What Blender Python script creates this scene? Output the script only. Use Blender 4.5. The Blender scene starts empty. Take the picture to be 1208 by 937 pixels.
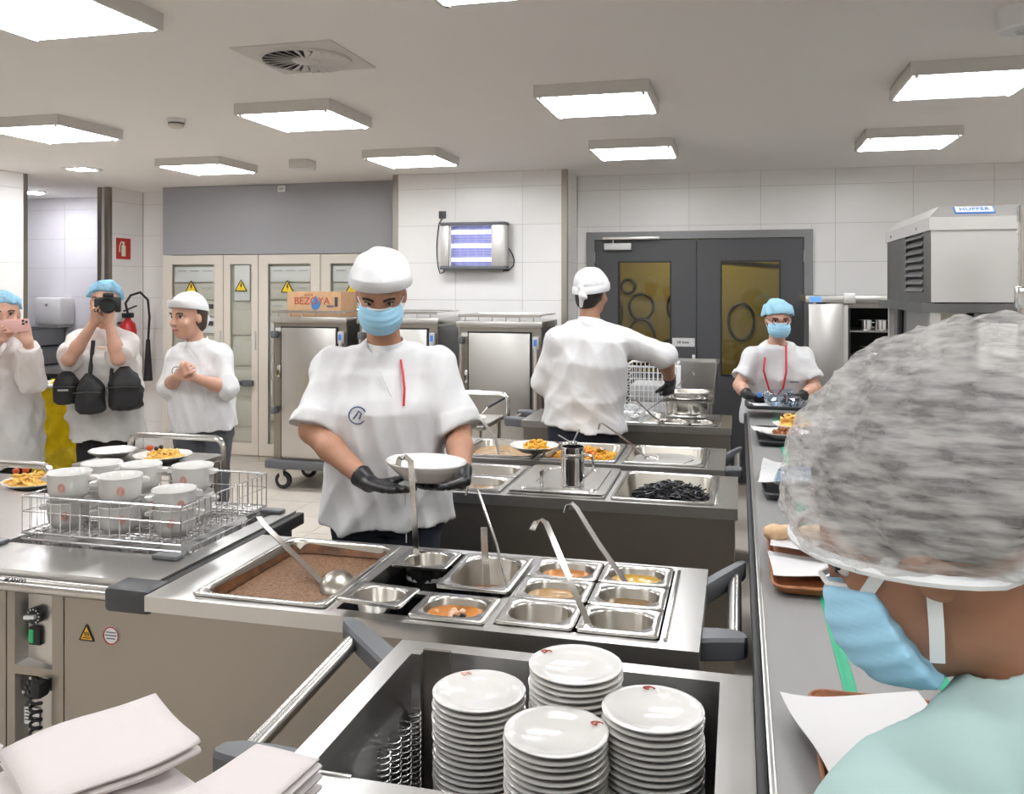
import bpy, bmesh, math, random
import numpy as np
from mathutils import Vector, Matrix
random.seed(7)
SC = bpy.context.scene
COL = SC.collection
PI = math.pi

# ------------------------------------------------------------------ camera, world, exposure
CAM_H, F_PX, HORIZON = 1.72, 1040.0, 338.0
YAW = math.atan(268 / F_PX)
cam_d = bpy.data.cameras.new('camera')
cam_d.sensor_fit = 'HORIZONTAL'; cam_d.sensor_width = 36.0
cam_d.lens = 36.0 * F_PX / 1208.0
cam_d.shift_y = -(468.5 - HORIZON) / 1208.0
cam_d.clip_start = 0.02
cam = bpy.data.objects.new('camera', cam_d); COL.objects.link(cam)
cam.location = (0, 0, CAM_H)
cam.rotation_euler = (PI / 2, 0, YAW)
SC.camera = cam
w = bpy.data.worlds.new('world'); SC.world = w; w.use_nodes = True
w.node_tree.nodes['Background'].inputs[0].default_value = (0.8, 0.82, 0.85, 1)
w.node_tree.nodes['Background'].inputs[1].default_value = 0.2
SC.view_settings.view_transform = 'Standard'
SC.view_settings.look = 'None'
SC.view_settings.gamma = 1.0
SC.view_settings.use_curve_mapping = False
SC.view_settings.exposure = 0.0
LAMP_STRENGTH = 21.5
SC.cycles.max_bounces = 14
SC.cycles.diffuse_bounces = 10
SC.cycles.glossy_bounces = 6
SC.cycles.transparent_max_bounces = 12
SC.cycles.sample_clamp_indirect = 10.0
SC.cycles.caustics_reflective = False
SC.cycles.caustics_refractive = False

# ------------------------------------------------------------------ materials
MATS = {}
def mat(name, col, rough=0.5, metal=0.0, bump=0.0, bscale=60, var=0.0, vscale=8, stretch=None, alpha=1.0,
        trans=0.0, emit=None, estr=0.0, coat=0.0, spec=0.5, sheen=0.0, sss=0.0, rvar=0.0):
    m = bpy.data.materials.new(name); m.use_nodes = True
    nt = m.node_tree; b = nt.nodes['Principled BSDF']
    c = tuple(col) + (1,)
    b.inputs['Base Color'].default_value = c
    b.inputs['Roughness'].default_value = rough
    b.inputs['Metallic'].default_value = metal
    b.inputs['Alpha'].default_value = alpha
    b.inputs['Transmission Weight'].default_value = trans
    b.inputs['Coat Weight'].default_value = coat
    b.inputs['Specular IOR Level'].default_value = spec
    b.inputs['Sheen Weight'].default_value = sheen
    if sss:
        b.inputs['Subsurface Weight'].default_value = sss
        b.inputs['Subsurface Radius'].default_value = (0.02, 0.008, 0.004)
        b.inputs['Subsurface Scale'].default_value = 0.3
    if emit:
        b.inputs['Emission Color'].default_value = tuple(emit) + (1,)
        b.inputs['Emission Strength'].default_value = estr
    if var or bump or rvar:
        tc = nt.nodes.new('ShaderNodeTexCoord')
        mp = nt.nodes.new('ShaderNodeMapping')
        if stretch: mp.inputs['Scale'].default_value = stretch
        nt.links.new(tc.outputs['Object'], mp.inputs[0])
        if var or rvar:
            n = nt.nodes.new('ShaderNodeTexNoise'); n.inputs['Scale'].default_value = vscale
            n.inputs['Detail'].default_value = 5
            nt.links.new(mp.outputs[0], n.inputs['Vector'])
            if var:
                r = nt.nodes.new('ShaderNodeValToRGB')
                r.color_ramp.elements[0].position = 0.3; r.color_ramp.elements[1].position = 0.72
                r.color_ramp.elements[0].color = tuple(max(0, q * (1 - var)) for q in col) + (1,)
                r.color_ramp.elements[1].color = tuple(min(1, q * (1 + var)) for q in col) + (1,)
                nt.links.new(n.outputs['Fac'], r.inputs[0]); nt.links.new(r.outputs[0], b.inputs['Base Color'])
            if rvar:
                mr = nt.nodes.new('ShaderNodeMapRange')
                mr.inputs['To Min'].default_value = max(0.03, rough - rvar); mr.inputs['To Max'].default_value = rough + rvar
                nt.links.new(n.outputs['Fac'], mr.inputs[0]); nt.links.new(mr.outputs[0], b.inputs['Roughness'])
        if bump:
            n2 = nt.nodes.new('ShaderNodeTexNoise'); n2.inputs['Scale'].default_value = bscale
            n2.inputs['Detail'].default_value = 4
            nt.links.new(mp.outputs[0], n2.inputs['Vector'])
            bp = nt.nodes.new('ShaderNodeBump'); bp.inputs['Strength'].default_value = bump
            bp.inputs['Distance'].default_value = 0.01
            nt.links.new(n2.outputs['Fac'], bp.inputs['Height']); nt.links.new(bp.outputs[0], b.inputs['Normal'])
    MATS[name] = m
    return m
def veil(name, col, lo, hi, scale=90, stretch=(1, 1, 1), ramp=(0.35, 0.65)):
    """thin woven cloth: part see-through, part diffuse"""
    m = bpy.data.materials.new(name); m.use_nodes = True; nt = m.node_tree
    nt.nodes.remove(nt.nodes['Principled BSDF'])
    out = nt.nodes['Material Output']
    d = nt.nodes.new('ShaderNodeBsdfDiffuse'); d.inputs[0].default_value = tuple(col) + (1,)
    tl = nt.nodes.new('ShaderNodeBsdfTranslucent'); tl.inputs[0].default_value = tuple(col) + (1,)
    m1 = nt.nodes.new('ShaderNodeMixShader'); m1.inputs[0].default_value = 0.3
    nt.links.new(d.outputs[0], m1.inputs[1]); nt.links.new(tl.outputs[0], m1.inputs[2])
    tr = nt.nodes.new('ShaderNodeBsdfTransparent')
    tc = nt.nodes.new('ShaderNodeTexCoord'); mp = nt.nodes.new('ShaderNodeMapping'); mp.inputs['Scale'].default_value = stretch
    n = nt.nodes.new('ShaderNodeTexNoise'); n.inputs['Scale'].default_value = scale; n.inputs['Detail'].default_value = 3
    nt.links.new(tc.outputs['Object'], mp.inputs[0]); nt.links.new(mp.outputs[0], n.inputs['Vector'])
    mr = nt.nodes.new('ShaderNodeMapRange')
    mr.inputs['From Min'].default_value = ramp[0]; mr.inputs['From Max'].default_value = ramp[1]
    mr.inputs['To Min'].default_value = lo; mr.inputs['To Max'].default_value = hi
    nt.links.new(n.outputs['Fac'], mr.inputs[0])
    m2 = nt.nodes.new('ShaderNodeMixShader')
    nt.links.new(mr.outputs[0], m2.inputs[0]); nt.links.new(tr.outputs[0], m2.inputs[1]); nt.links.new(m1.outputs[0], m2.inputs[2])
    nt.links.new(m2.outputs[0], out.inputs[0])
    MATS[name] = m
    return m
def glass(name, tint, gl=0.08, rough=0.02):
    m = bpy.data.materials.new(name); m.use_nodes = True; nt = m.node_tree
    nt.nodes.remove(nt.nodes['Principled BSDF'])
    out = nt.nodes['Material Output']
    tr = nt.nodes.new('ShaderNodeBsdfTransparent'); tr.inputs[0].default_value = tuple(tint) + (1,)
    g = nt.nodes.new('ShaderNodeBsdfGlossy'); g.inputs['Roughness'].default_value = rough
    lw = nt.nodes.new('ShaderNodeLayerWeight'); lw.inputs[0].default_value = 0.5
    fr = nt.nodes.new('ShaderNodeMath'); fr.operation = 'POWER'; fr.inputs[1].default_value = 5.0
    nt.links.new(lw.outputs['Facing'], fr.inputs[0])
    ad = nt.nodes.new('ShaderNodeMath'); ad.operation = 'ADD'; ad.inputs[1].default_value = gl; ad.use_clamp = True
    nt.links.new(fr.outputs[0], ad.inputs[0])
    mx = nt.nodes.new('ShaderNodeMixShader')
    nt.links.new(ad.outputs[0], mx.inputs[0]); nt.links.new(tr.outputs[0], mx.inputs[1]); nt.links.new(g.outputs[0], mx.inputs[2])
    nt.links.new(mx.outputs[0], out.inputs[0])
    MATS[name] = m
    return m
mat('plaster', (0.90, 0.875, 0.85), 0.8)
mat('tile_white', (0.86, 0.85, 0.835), 0.28, var=0.02, vscale=3)
mat('grout', (0.55, 0.53, 0.50), 0.9, var=0.05)
mat('alcove_white', (0.80, 0.79, 0.82), 0.4)
mat('floor_tile', (0.64, 0.585, 0.515), 0.42, var=0.03, vscale=10)
mat('floor_grout', (0.62, 0.57, 0.51), 0.9, var=0.05)
mat('panel_grey', (0.33, 0.33, 0.345), 0.35)
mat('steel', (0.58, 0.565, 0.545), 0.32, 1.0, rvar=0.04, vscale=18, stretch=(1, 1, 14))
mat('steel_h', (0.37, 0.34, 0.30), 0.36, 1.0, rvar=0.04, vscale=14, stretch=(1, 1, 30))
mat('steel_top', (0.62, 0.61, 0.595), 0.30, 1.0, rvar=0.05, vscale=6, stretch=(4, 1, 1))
mat('steel_pan', (0.60, 0.585, 0.56), 0.24, 1.0, rvar=0.03, vscale=12)
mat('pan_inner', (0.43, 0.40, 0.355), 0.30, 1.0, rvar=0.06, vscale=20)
mat('steel_matte', (0.64, 0.625, 0.61), 0.45, 0.85, rvar=0.05, vscale=25)
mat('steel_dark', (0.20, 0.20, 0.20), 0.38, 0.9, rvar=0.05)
mat('chrome', (0.78, 0.78, 0.78), 0.09, 1.0)
mat('wire', (0.70, 0.70, 0.71), 0.2, 1.0)
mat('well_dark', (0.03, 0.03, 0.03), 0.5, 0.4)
mat('black', (0.012, 0.012, 0.013), 0.45)
mat('black_rubber', (0.02, 0.02, 0.022), 0.6)
mat('grey_plastic', (0.115, 0.12, 0.13), 0.42, bump=0.02, bscale=300)
mat('mid_plastic', (0.20, 0.205, 0.215), 0.45)
mat('dark_plastic', (0.055, 0.057, 0.062), 0.45)
mat('porcelain', (0.71, 0.70, 0.68), 0.10, coat=0.4)
mat('red_print', (0.42, 0.07, 0.05), 0.4)
mat('pale_print', (0.70, 0.38, 0.32), 0.4)
mat('door_grey', (0.072, 0.073, 0.080), 0.42)
mat('frame_grey', (0.22, 0.22, 0.225), 0.4, 0.3)
mat('cream', (0.66, 0.61, 0.53), 0.42)
mat('cream_inner', (0.58, 0.56, 0.49), 0.5)
mat('white_plastic', (0.76, 0.76, 0.76), 0.35)
mat('yellow_sign', (0.85, 0.60, 0.02), 0.4)
mat('orange_sign', (0.85, 0.45, 0.03), 0.4)
mat('red', (0.50, 0.02, 0.02), 0.35)
mat('sign_glow', (0.72, 0.76, 0.55), 0.4)
mat('card', (0.56, 0.34, 0.19), 0.75, var=0.06, vscale=20)
mat('blue_print', (0.05, 0.20, 0.45), 0.5)
mat('blue_label', (0.06, 0.20, 0.62), 0.3)
mat('cloth_white', (0.69, 0.69, 0.70), 0.9, bump=0.35, bscale=9, spec=0.2)
mat('cloth_offwhite', (0.76, 0.755, 0.75), 0.85, bump=0.06, bscale=60)
mat('cloth_navy', (0.018, 0.022, 0.035), 0.85, bump=0.05, bscale=80)
mat('cloth_grey', (0.075, 0.08, 0.09), 0.85, bump=0.05, bscale=80)
mat('cloth_black', (0.010, 0.010, 0.012), 0.85, bump=0.06, bscale=80)
mat('cloth_beige', (0.70, 0.58, 0.44), 0.85)
mat('cloth_mint', (0.42, 0.58, 0.565), 0.9, bump=0.3, bscale=11, spec=0.2)
mat('cloth_mint_dark', (0.20, 0.33, 0.31), 0.85)
mat('cloth_teal_black', (0.015, 0.022, 0.03), 0.85)
mat('bag_nylon', (0.014, 0.014, 0.016), 0.55, bump=0.05, bscale=150)
mat('glove', (0.012, 0.012, 0.014), 0.38, bump=0.04, bscale=120)
mat('mask_blue', (0.33, 0.60, 0.79), 0.8, bump=0.08, bscale=40, stretch=(1, 1, 6))
mat('mask_white', (0.78, 0.80, 0.82), 0.8)
mat('cap_blue', (0.28, 0.50, 0.62), 0.85, bump=0.1, bscale=60)
mat('skin_tan', (0.42, 0.215, 0.135), 0.5, sss=0.15, var=0.06, vscale=20)
mat('skin_light', (0.58, 0.335, 0.245), 0.5, sss=0.15, var=0.06, vscale=20)
mat('skin_olive', (0.36, 0.17, 0.10), 0.5, sss=0.15, var=0.08, vscale=18)
mat('hair_dark', (0.016, 0.011, 0.009), 0.5, bump=0.4, bscale=160, stretch=(1, 1, .2))
mat('hair_brown', (0.06, 0.036, 0.024), 0.5, bump=0.4, bscale=160, stretch=(1, 1, .2))
mat('eye_white', (0.65, 0.62, 0.60), 0.2)
mat('iris', (0.02, 0.012, 0.008), 0.15)
mat('lips', (0.42, 0.13, 0.11), 0.45)
mat('ink_blue', (0.10, 0.13, 0.22), 0.6)
mat('lanyard_red', (0.62, 0.03, 0.04), 0.5)
mat('spectacle', (0.22, 0.05, 0.04), 0.3)
mat('stew', (0.27, 0.14, 0.07), 0.30, var=0.6, vscale=110, bump=1.0, bscale=170)
mat('stew_crust', (0.13, 0.05, 0.015), 0.45, var=0.5, vscale=25, bump=0.5, bscale=60)
mat('soup_orange', (0.52, 0.19, 0.035), 0.22, var=0.35, vscale=25, bump=0.2, bscale=40)
mat('soup_yellow', (0.48, 0.28, 0.04), 0.2, var=0.25, vscale=25)
mat('soup_beige', (0.42, 0.26, 0.12), 0.22, var=0.2, vscale=20)
mat('broth_brown', (0.24, 0.15, 0.07), 0.12, var=0.2, vscale=20)
mat('fries', (0.80, 0.50, 0.12), 0.5, var=0.15, vscale=40)
mat('paella', (0.75, 0.40, 0.035), 0.45, var=0.3, vscale=60)
mat('pepper_red', (0.55, 0.07, 0.02), 0.35)
mat('meat', (0.30, 0.11, 0.035), 0.4, var=0.3, vscale=60)
mat('seafood', (0.72, 0.48, 0.33), 0.35)
mat('black_pasta', (0.010, 0.010, 0.013), 0.33)
mat('napkin', (0.66, 0.61, 0.605), 0.9, bump=0.10, bscale=220)
mat('paper', (0.64, 0.63, 0.635), 0.85)
mat('kraft', (0.62, 0.42, 0.25), 0.7, var=0.12, vscale=30)
mat('tray_brown', (0.34, 0.13, 0.055), 0.5, var=0.35, vscale=40, stretch=(1, 12, 1))
mat('belt', (0.34, 0.335, 0.33), 0.45, 0.55, rvar=0.08, vscale=12, stretch=(1, .2, 1))
mat('belt_green', (0.02, 0.36, 0.19), 0.4)
mat('olive_wall', (0.36, 0.29, 0.07), 0.7)
mat('green_led', (0.02, 0.25, 0.08), 0.3, emit=(0.05, 0.9, 0.35), estr=0.15)
mat('blue_lcd', (0.05, 0.2, 0.7), 0.3, emit=(0.15, 0.35, 1.0), estr=0.7)
mat('uv_tube', (0.9, 0.9, 1), 0.3, emit=(0.75, 0.82, 1.0), estr=4.0)
mat('uv_back', (0.30, 0.30, 0.62), 0.3, 0.6)
mat('lamp_housing', (0.66, 0.64, 0.61), 0.5)
mat('lamp_glass', (1, 1, 1), 0.4, emit=(0.96, 0.98, 1.0), estr=LAMP_STRENGTH)
mat('spot_glass', (1, 1, 1), 0.4, emit=(0.93, 0.93, 1.0), estr=170)
mat('pink_phone', (0.72, 0.42, 0.38), 0.25)
mat('light_grey', (0.50, 0.50, 0.51), 0.5)
veil('hairnet', (0.80, 0.79, 0.78), 0.26, 0.66, scale=55, stretch=(0.35, 1, 2.2), ramp=(0.38, 0.66))
veil('gown', (0.84, 0.83, 0.82), 0.86, 0.97, scale=9)
veil('gown_thin', (0.84, 0.83, 0.82), 0.42, 0.75, scale=14)
veil('bouffant', (0.30, 0.55, 0.72), 0.75, 0.97, scale=40)
veil('yellow_bag', (0.78, 0.60, 0.02), 0.68, 0.94, scale=7)
veil('clear_film', (0.85, 0.86, 0.88), 0.25, 0.65, scale=22)
glass('pane_clear', (0.95, 0.96, 0.95), 0.02)
glass('pane_door', (0.78, 0.74, 0.62), 0.05)
glass('pet', (0.80, 0.88, 0.95), 0.10)

# ------------------------------------------------------------------ builders
WL = {}                      # world location of each empty
def thing(name, label, cat, loc=(0, 0, 0), group=None):
    o = bpy.data.objects.new(name, None); COL.objects.link(o)
    o.empty_display_size = 0.1
    o.location = loc; o['label'] = label; o['category'] = cat
    if group: o['group'] = group
    WL[o.name] = Vector(loc)
    return o
def tag(o, label, cat, group=None, kind=None):
    o['label'] = label; o['category'] = cat
    if group: o['group'] = group
    if kind: o['kind'] = kind
    return o
def link(name, me, m, parent=None, smooth=None):
    o = bpy.data.objects.new(name, me); COL.objects.link(o)
    if m is not None and not me.materials: me.materials.append(MATS[m] if isinstance(m, str) else m)
    off = Vector((0, 0, 0))
    if parent is not None:
        o.parent = parent
        off = WL.get(parent.name, off)
    WL[o.name] = off.copy()
    return o
def copy_tree(src, loc, label=None, rot=None, scale=None):
    r = src.copy(); COL.objects.link(r); r.location = loc
    if rot is not None: r.rotation_euler = rot
    if scale is not None: r.scale = scale
    if label: r['label'] = label
    WL[r.name] = Vector(loc)
    for ch in src.children:
        c = ch.copy(); COL.objects.link(c); c.parent = r
        for g in ch.children:
            d = g.copy(); COL.objects.link(d); d.parent = c
    return r
def perp(d):
    a = Vector((0, 0, 1)) if abs(d.z) < 0.9 else Vector((1, 0, 0))
    u = d.cross(a).normalized(); return u, u.cross(d).normalized()
def rr(cx, cy, w, d, r, z, n=4):
    r = min(r, w / 2 - 1e-4, d / 2 - 1e-4); pts = []
    for (sx, sy, a0) in ((1, 1, 0), (-1, 1, PI / 2), (-1, -1, PI), (1, -1, 1.5 * PI)):
        ox, oy = cx + sx * (w / 2 - r), cy + sy * (d / 2 - r)
        for i in range(n + 1):
            a = a0 + i / n * PI / 2
            pts.append((ox + r * math.cos(a), oy + r * math.sin(a), z))
    return pts
class MB:
    def __init__(s): s.bm = bmesh.new()
    def box(s, x0, x1, y0, y1, z0, z1, bevel=0.0, M=None):
        v = [s.bm.verts.new((x, y, z)) for z in (z0, z1) for y in (y0, y1) for x in (x0, x1)]
        fs = [s.bm.faces.new([v[i] for i in f]) for f in ((0, 2, 3, 1), (4, 5, 7, 6), (0, 1, 5, 4), (2, 6, 7, 3), (0, 4, 6, 2), (1, 3, 7, 5))]
        if bevel:
            es = list({e for f in fs for e in f.edges})
            r = bmesh.ops.bevel(s.bm, geom=es, offset=bevel, segments=2, affect='EDGES', profile=0.5)
            v = list({q for f in r['faces'] for q in f.verts} | {q for q in v if q.is_valid})
        if M is not None: bmesh.ops.transform(s.bm, matrix=M, verts=[q for q in v if q.is_valid])
        return s
    def tube(s, pts, r, n=8, closed=False, r1=None):
        pts = [Vector(p) for p in pts]; rings = []; m = len(pts); u = None
        for i, p in enumerate(pts):
            if closed: d = (pts[(i + 1) % m] - pts[i - 1])
            else: d = pts[min(i + 1, m - 1)] - pts[max(i - 1, 0)]
            d.normalize()
            if u is None: u, _ = perp(d)
            u = (u - d * u.dot(d)).normalized(); v = d.cross(u)
            rad = r if r1 is None else r + (r1 - r) * i / (m - 1)
            rings.append([s.bm.verts.new(p + (u * math.cos(2 * PI * k / n) + v * math.sin(2 * PI * k / n)) * rad) for k in range(n)])
        cnt = m if closed else m - 1
        for i in range(cnt):
            a, b = rings[i], rings[(i + 1) % m]
            for k in range(n): s.bm.faces.new((a[k], a[(k + 1) % n], b[(k + 1) % n], b[k]))
        if not closed:
            s.bm.faces.new(rings[0][::-1]); s.bm.faces.new(rings[-1])
        return s
    def cyl(s, a, b, r, r1=None, n=20): return s.tube([a, b], r, n, r1=r1)
    def lathe(s, prof, n=32, c=(0, 0, 0), M=None):
        rings = []; made = []
        for (r, z) in prof:
            if r < 1e-5: q = [s.bm.verts.new((c[0], c[1], c[2] + z))]
            else: q = [s.bm.verts.new((c[0] + r * math.cos(2 * PI * k / n), c[1] + r * math.sin(2 * PI * k / n), c[2] + z)) for k in range(n)]
            rings.append(q); made += q
        for a, b in zip(rings, rings[1:]):
            for k in range(n):
                k2 = (k + 1) % n
                if len(a) == 1 and len(b) == 1: continue
                if len(a) == 1: s.bm.faces.new((a[0], b[k2], b[k]))
                elif len(b) == 1: s.bm.faces.new((a[k], a[k2], b[0]))
                else: s.bm.faces.new((a[k], a[k2], b[k2], b[k]))
        if M is not None: bmesh.ops.transform(s.bm, matrix=M, verts=made)
        return s
    def loft(s, rings, cap0=True, cap1=True):
        R = [[s.bm.verts.new(p) for p in r] for r in rings]; n = len(R[0])
        for a, b in zip(R, R[1:]):
            for k in range(n): s.bm.faces.new((a[k], a[(k + 1) % n], b[(k + 1) % n], b[k]))
        if cap0: s.bm.faces.new(R[0][::-1])
        if cap1: s.bm.faces.new(R[-1])
        return s
    def strip(s, pts, side, wd, th):
        """flat bar swept along pts; side = width direction"""
        pts = [Vector(p) for p in pts]; side = Vector(side).normalized(); rings = []
        for i, p in enumerate(pts):
            d = (pts[min(i + 1, len(pts) - 1)] - pts[max(i - 1, 0)]).normalized()
            sd = (side - d * side.dot(d)).normalized(); nn = d.cross(sd)
            rings.append([p + sd * wd / 2 * a + nn * th / 2 * b for a, b in ((-1, -1), (1, -1), (1, 1), (-1, 1))])
        return s.loft(rings)
    def prism(s, poly, ax, t0, t1):
        """poly 2-D extruded along axis ax (0,1,2)"""
        def P(p, t):
            q = list(p); q.insert(ax, t); return q
        return s.loft([[P(p, t0) for p in poly], [P(p, t1) for p in poly]])
    def faces(s, vs, fs):
        V = [s.bm.verts.new(v) for v in vs]
        for f in fs: s.bm.faces.new([V[i] for i in f])
        return s
    def build(s, name, m, parent=None, smooth=35, local=False):
        bmesh.ops.recalc_face_normals(s.bm, faces=s.bm.faces)
        if parent is not None and not local:
            off = WL.get(parent.name, Vector((0, 0, 0)))
            bmesh.ops.translate(s.bm, vec=-off, verts=s.bm.verts)
        if smooth:
            lim = math.radians(smooth)
            for f in s.bm.faces: f.smooth = True
            for e in s.bm.edges:
                if len(e.link_faces) == 2 and e.calc_face_angle(0) > lim: e.smooth = False
        me = bpy.data.meshes.new(name); s.bm.to_mesh(me); s.bm.free()
        return link(name, me, m, parent)
def B(name, m, parent, *a, bevel=0.0): return MB().box(*a, bevel=bevel).build(name, m, parent)
def struct(o): o['kind'] = 'structure'; return o
def text(name, s, size, m, parent, loc, rot, ext=0.0008, align='CENTER'):
    cu = bpy.data.curves.new(name, 'FONT'); cu.body = s; cu.size = size; cu.extrude = ext; cu.align_x = align; cu.align_y = 'CENTER'
    cu.resolution_u = 3
    t = bpy.data.objects.new(name + '_tmp', cu); COL.objects.link(t)
    dg = bpy.context.evaluated_depsgraph_get()
    me = bpy.data.meshes.new_from_object(t.evaluated_get(dg))
    bpy.data.objects.remove(t)
    M = Matrix.Translation(Vector(loc) - (WL.get(parent.name, Vector((0, 0, 0))) if parent else Vector((0, 0, 0)))) @ rot.to_4x4()
    me.transform(M); me.materials.clear()
    return link(name, me, m, parent)
ROT_FRONT = Matrix.Rotation(PI / 2, 3, 'X')                 # text facing -Y
ROT_RIGHT = Matrix.Rotation(PI / 2, 3, 'Z') @ ROT_FRONT     # text facing +X

# ------------------------------------------------------------------ smooth solid modelling for people
def V3(p): return np.array(p, float)
def unit(p): p = V3(p); return p / np.linalg.norm(p)
def frame(face, up=(0, 0, 1)):
    """columns: person's left, back, up"""
    ey = -unit(face); up = V3(up); ez = up - ey * np.dot(up, ey); ez /= np.linalg.norm(ez)
    return np.stack([np.cross(ey, ez), ey, ez], 1)
def torso_frame(face, up):
    ez = unit(up); ey = -V3(face); ey = ey - ez * np.dot(ey, ez); ey /= np.linalg.norm(ey)
    return np.stack([np.cross(ey, ez), ey, ez], 1)
class Solid:
    def __init__(s, vox): s.v = vox; s.ops = []
    def add(s, lo, hi, fn, k=0.02, mode=0): s.ops.append((V3(lo), V3(hi), fn, k, mode)); return s
    def cone(s, a, b, ra, rb=None, k=0.02, mode=0, flat0=False, flat1=False, sq=None):
        a, b = V3(a), V3(b); rb = ra if rb is None else rb; d = b - a; L = np.linalg.norm(d); u = d / L
        def fn(x, y, z):
            px, py, pz = x - a[0], y - a[1], z - a[2]
            t = px * u[0] + py * u[1] + pz * u[2]
            h = np.clip(t / L, 0, 1)
            qx, qy, qz = px - u[0] * h * L, py - u[1] * h * L, pz - u[2] * h * L
            if sq is not None:      # flatten along a direction
                n, f = sq; g = qx * n[0] + qy * n[1] + qz * n[2]
                e = (1 / f - 1) * g; qx, qy, qz = qx + n[0] * e, qy + n[1] * e, qz + n[2] * e
            r = np.sqrt(qx * qx + qy * qy + qz * qz) - (ra + (rb - ra) * h)
            if flat0: r = np.maximum(r, -t)
            if flat1: r = np.maximum(r, t - L)
            return r
        m = max(ra, rb)
        return s.add(np.minimum(a, b) - m, np.maximum(a, b) + m, fn, k, mode)
    def ell(s, c, r, M=None, k=0.02, mode=0, planes=()):
        c, r = V3(c), V3(r); M = np.eye(3) if M is None else M
        def fn(x, y, z):
            px, py, pz = x - c[0], y - c[1], z - c[2]
            l = [px * M[0, i] + py * M[1, i] + pz * M[2, i] for i in range(3)]
            q = [l[i] / r[i] for i in range(3)]
            k0 = np.sqrt(q[0] ** 2 + q[1] ** 2 + q[2] ** 2)
            k1 = np.sqrt((q[0] / r[0]) ** 2 + (q[1] / r[1]) ** 2 + (q[2] / r[2]) ** 2) + 1e-9
            d = k0 * (k0 - 1) / k1
            for n, o in planes: d = np.maximum(d, l[0] * n[0] + l[1] * n[1] + l[2] * n[2] - o)
            return d
        e = np.abs(M) @ r
        return s.add(c - e, c + e, fn, k, mode)
    def stack(s, o, M, secs, k=0.03, mode=0):
        """elliptic sections along the frame's up axis: (t, rx, ry, off_back)"""
        o = V3(o); S = np.array(secs, float); T = S[:, 0]
        def fn(x, y, z):
            px, py, pz = x - o[0], y - o[1], z - o[2]
            a, b, t = [px * M[0, i] + py * M[1, i] + pz * M[2, i] for i in range(3)]
            a, b, t = np.broadcast_arrays(a, b, t)
            rx = np.interp(t, T, S[:, 1]); ry = np.interp(t, T, S[:, 2]); b = b - np.interp(t, T, S[:, 3])
            d = ((np.abs(a) / rx) ** 2.3 + (np.abs(b) / ry) ** 2.3) ** (1 / 2.3)
            d = (d - 1) * np.minimum(rx, ry)
            return np.maximum(d, np.maximum(t - T[-1], T[0] - t))
        cs = [o + M[:, 2] * t for t in (T[0], T[-1])]; m = S[:, 1:3].max() + np.abs(S[:, 3]).max()
        return s.add(np.minimum(*cs) - m, np.maximum(*cs) + m, fn, k, mode)
    def mesh(s, name, m, parent, folds=0.0, fs=1.0, seed=1, pleat=None):
        v = s.v; lo = np.min([o[0] for o in s.ops if o[4] == 0], 0) - 3 * v; hi = np.max([o[1] for o in s.ops if o[4] == 0], 0) + 3 * v
        n = np.ceil((hi - lo) / v).astype(int) + 1
        ax = [lo[i] + v * np.arange(n[i]) for i in range(3)]
        F = np.full(n, 0.5, np.float32)
        for (a, b, fn, k, mode) in s.ops:
            mg = k + 4 * v
            i0 = np.maximum(((a - mg - lo) / v).astype(int), 0); i1 = np.minimum(((b + mg - lo) / v).astype(int) + 2, n)
            if (i1 <= i0).any(): continue
            sl = tuple(slice(i0[i], i1[i]) for i in range(3))
            d = fn(ax[0][sl[0]][:, None, None], ax[1][sl[1]][None, :, None], ax[2][sl[2]][None, None, :])
            A = F[sl]
            if mode == 0:
                h = np.maximum(k - np.abs(A - d), 0) / k if k > 0 else 0
                F[sl] = np.minimum(A, d) - h * h * k / 4
            elif mode == 1: F[sl] = np.maximum(A, -d)
        if folds:
            rs = np.random.RandomState(seed); g = 0
            X, Y, Z = ax[0][:, None, None], ax[1][None, :, None], ax[2][None, None, :]
            for i in range(7):
                q = rs.randn(3); q /= np.linalg.norm(q); q[2] *= 0.55; w_ = 2 * PI / (rs.uniform(0.07, 0.22) * fs)
                g = g + 2.0 * (np.abs(np.sin(.5 * w_ * (q[0] * X + q[1] * Y + q[2] * Z) + 1.6 * np.sin(9 / fs * (q[1] * X - q[0] * Y + Z * 0.7) + i) + rs.uniform(0, 6))) - .64)
            F = F + (folds / 2.6 * g).astype(np.float32)
        if pleat: F = F + pleat(ax[0][:, None, None], ax[1][None, :, None], ax[2][None, None, :]).astype(np.float32)
        I = F < 0
        c = np.zeros(n - 1, np.int8)
        for i in (0, 1):
            for j in (0, 1):
                for k in (0, 1): c += I[i:n[0] - 1 + i, j:n[1] - 1 + j, k:n[2] - 1 + k]
        act = (c > 0) & (c < 8); ijk = np.argwhere(act)
        idx = np.full(n - 1, -1, np.int32); idx[act] = np.arange(len(ijk))
        acc = np.zeros((len(ijk), 3)); cnt = np.zeros(len(ijk))
        cor = [(i, j, k) for i in (0, 1) for j in (0, 1) for k in (0, 1)]
        val = {q: F[ijk[:, 0] + q[0], ijk[:, 1] + q[1], ijk[:, 2] + q[2]] for q in cor}
        for q in cor:
            for d in range(3):
                if q[d]: continue
                p = list(q); p[d] = 1; p = tuple(p); fa, fb = val[q], val[p]; mk = (fa < 0) != (fb < 0)
                t = fa[mk] / (fa[mk] - fb[mk]); pt = np.tile(np.array(q, float), (mk.sum(), 1)); pt[:, d] += t
                acc[mk] += pt; cnt[mk] += 1
        verts = (ijk + acc / cnt[:, None]) * v + lo
        quads = []
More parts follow.
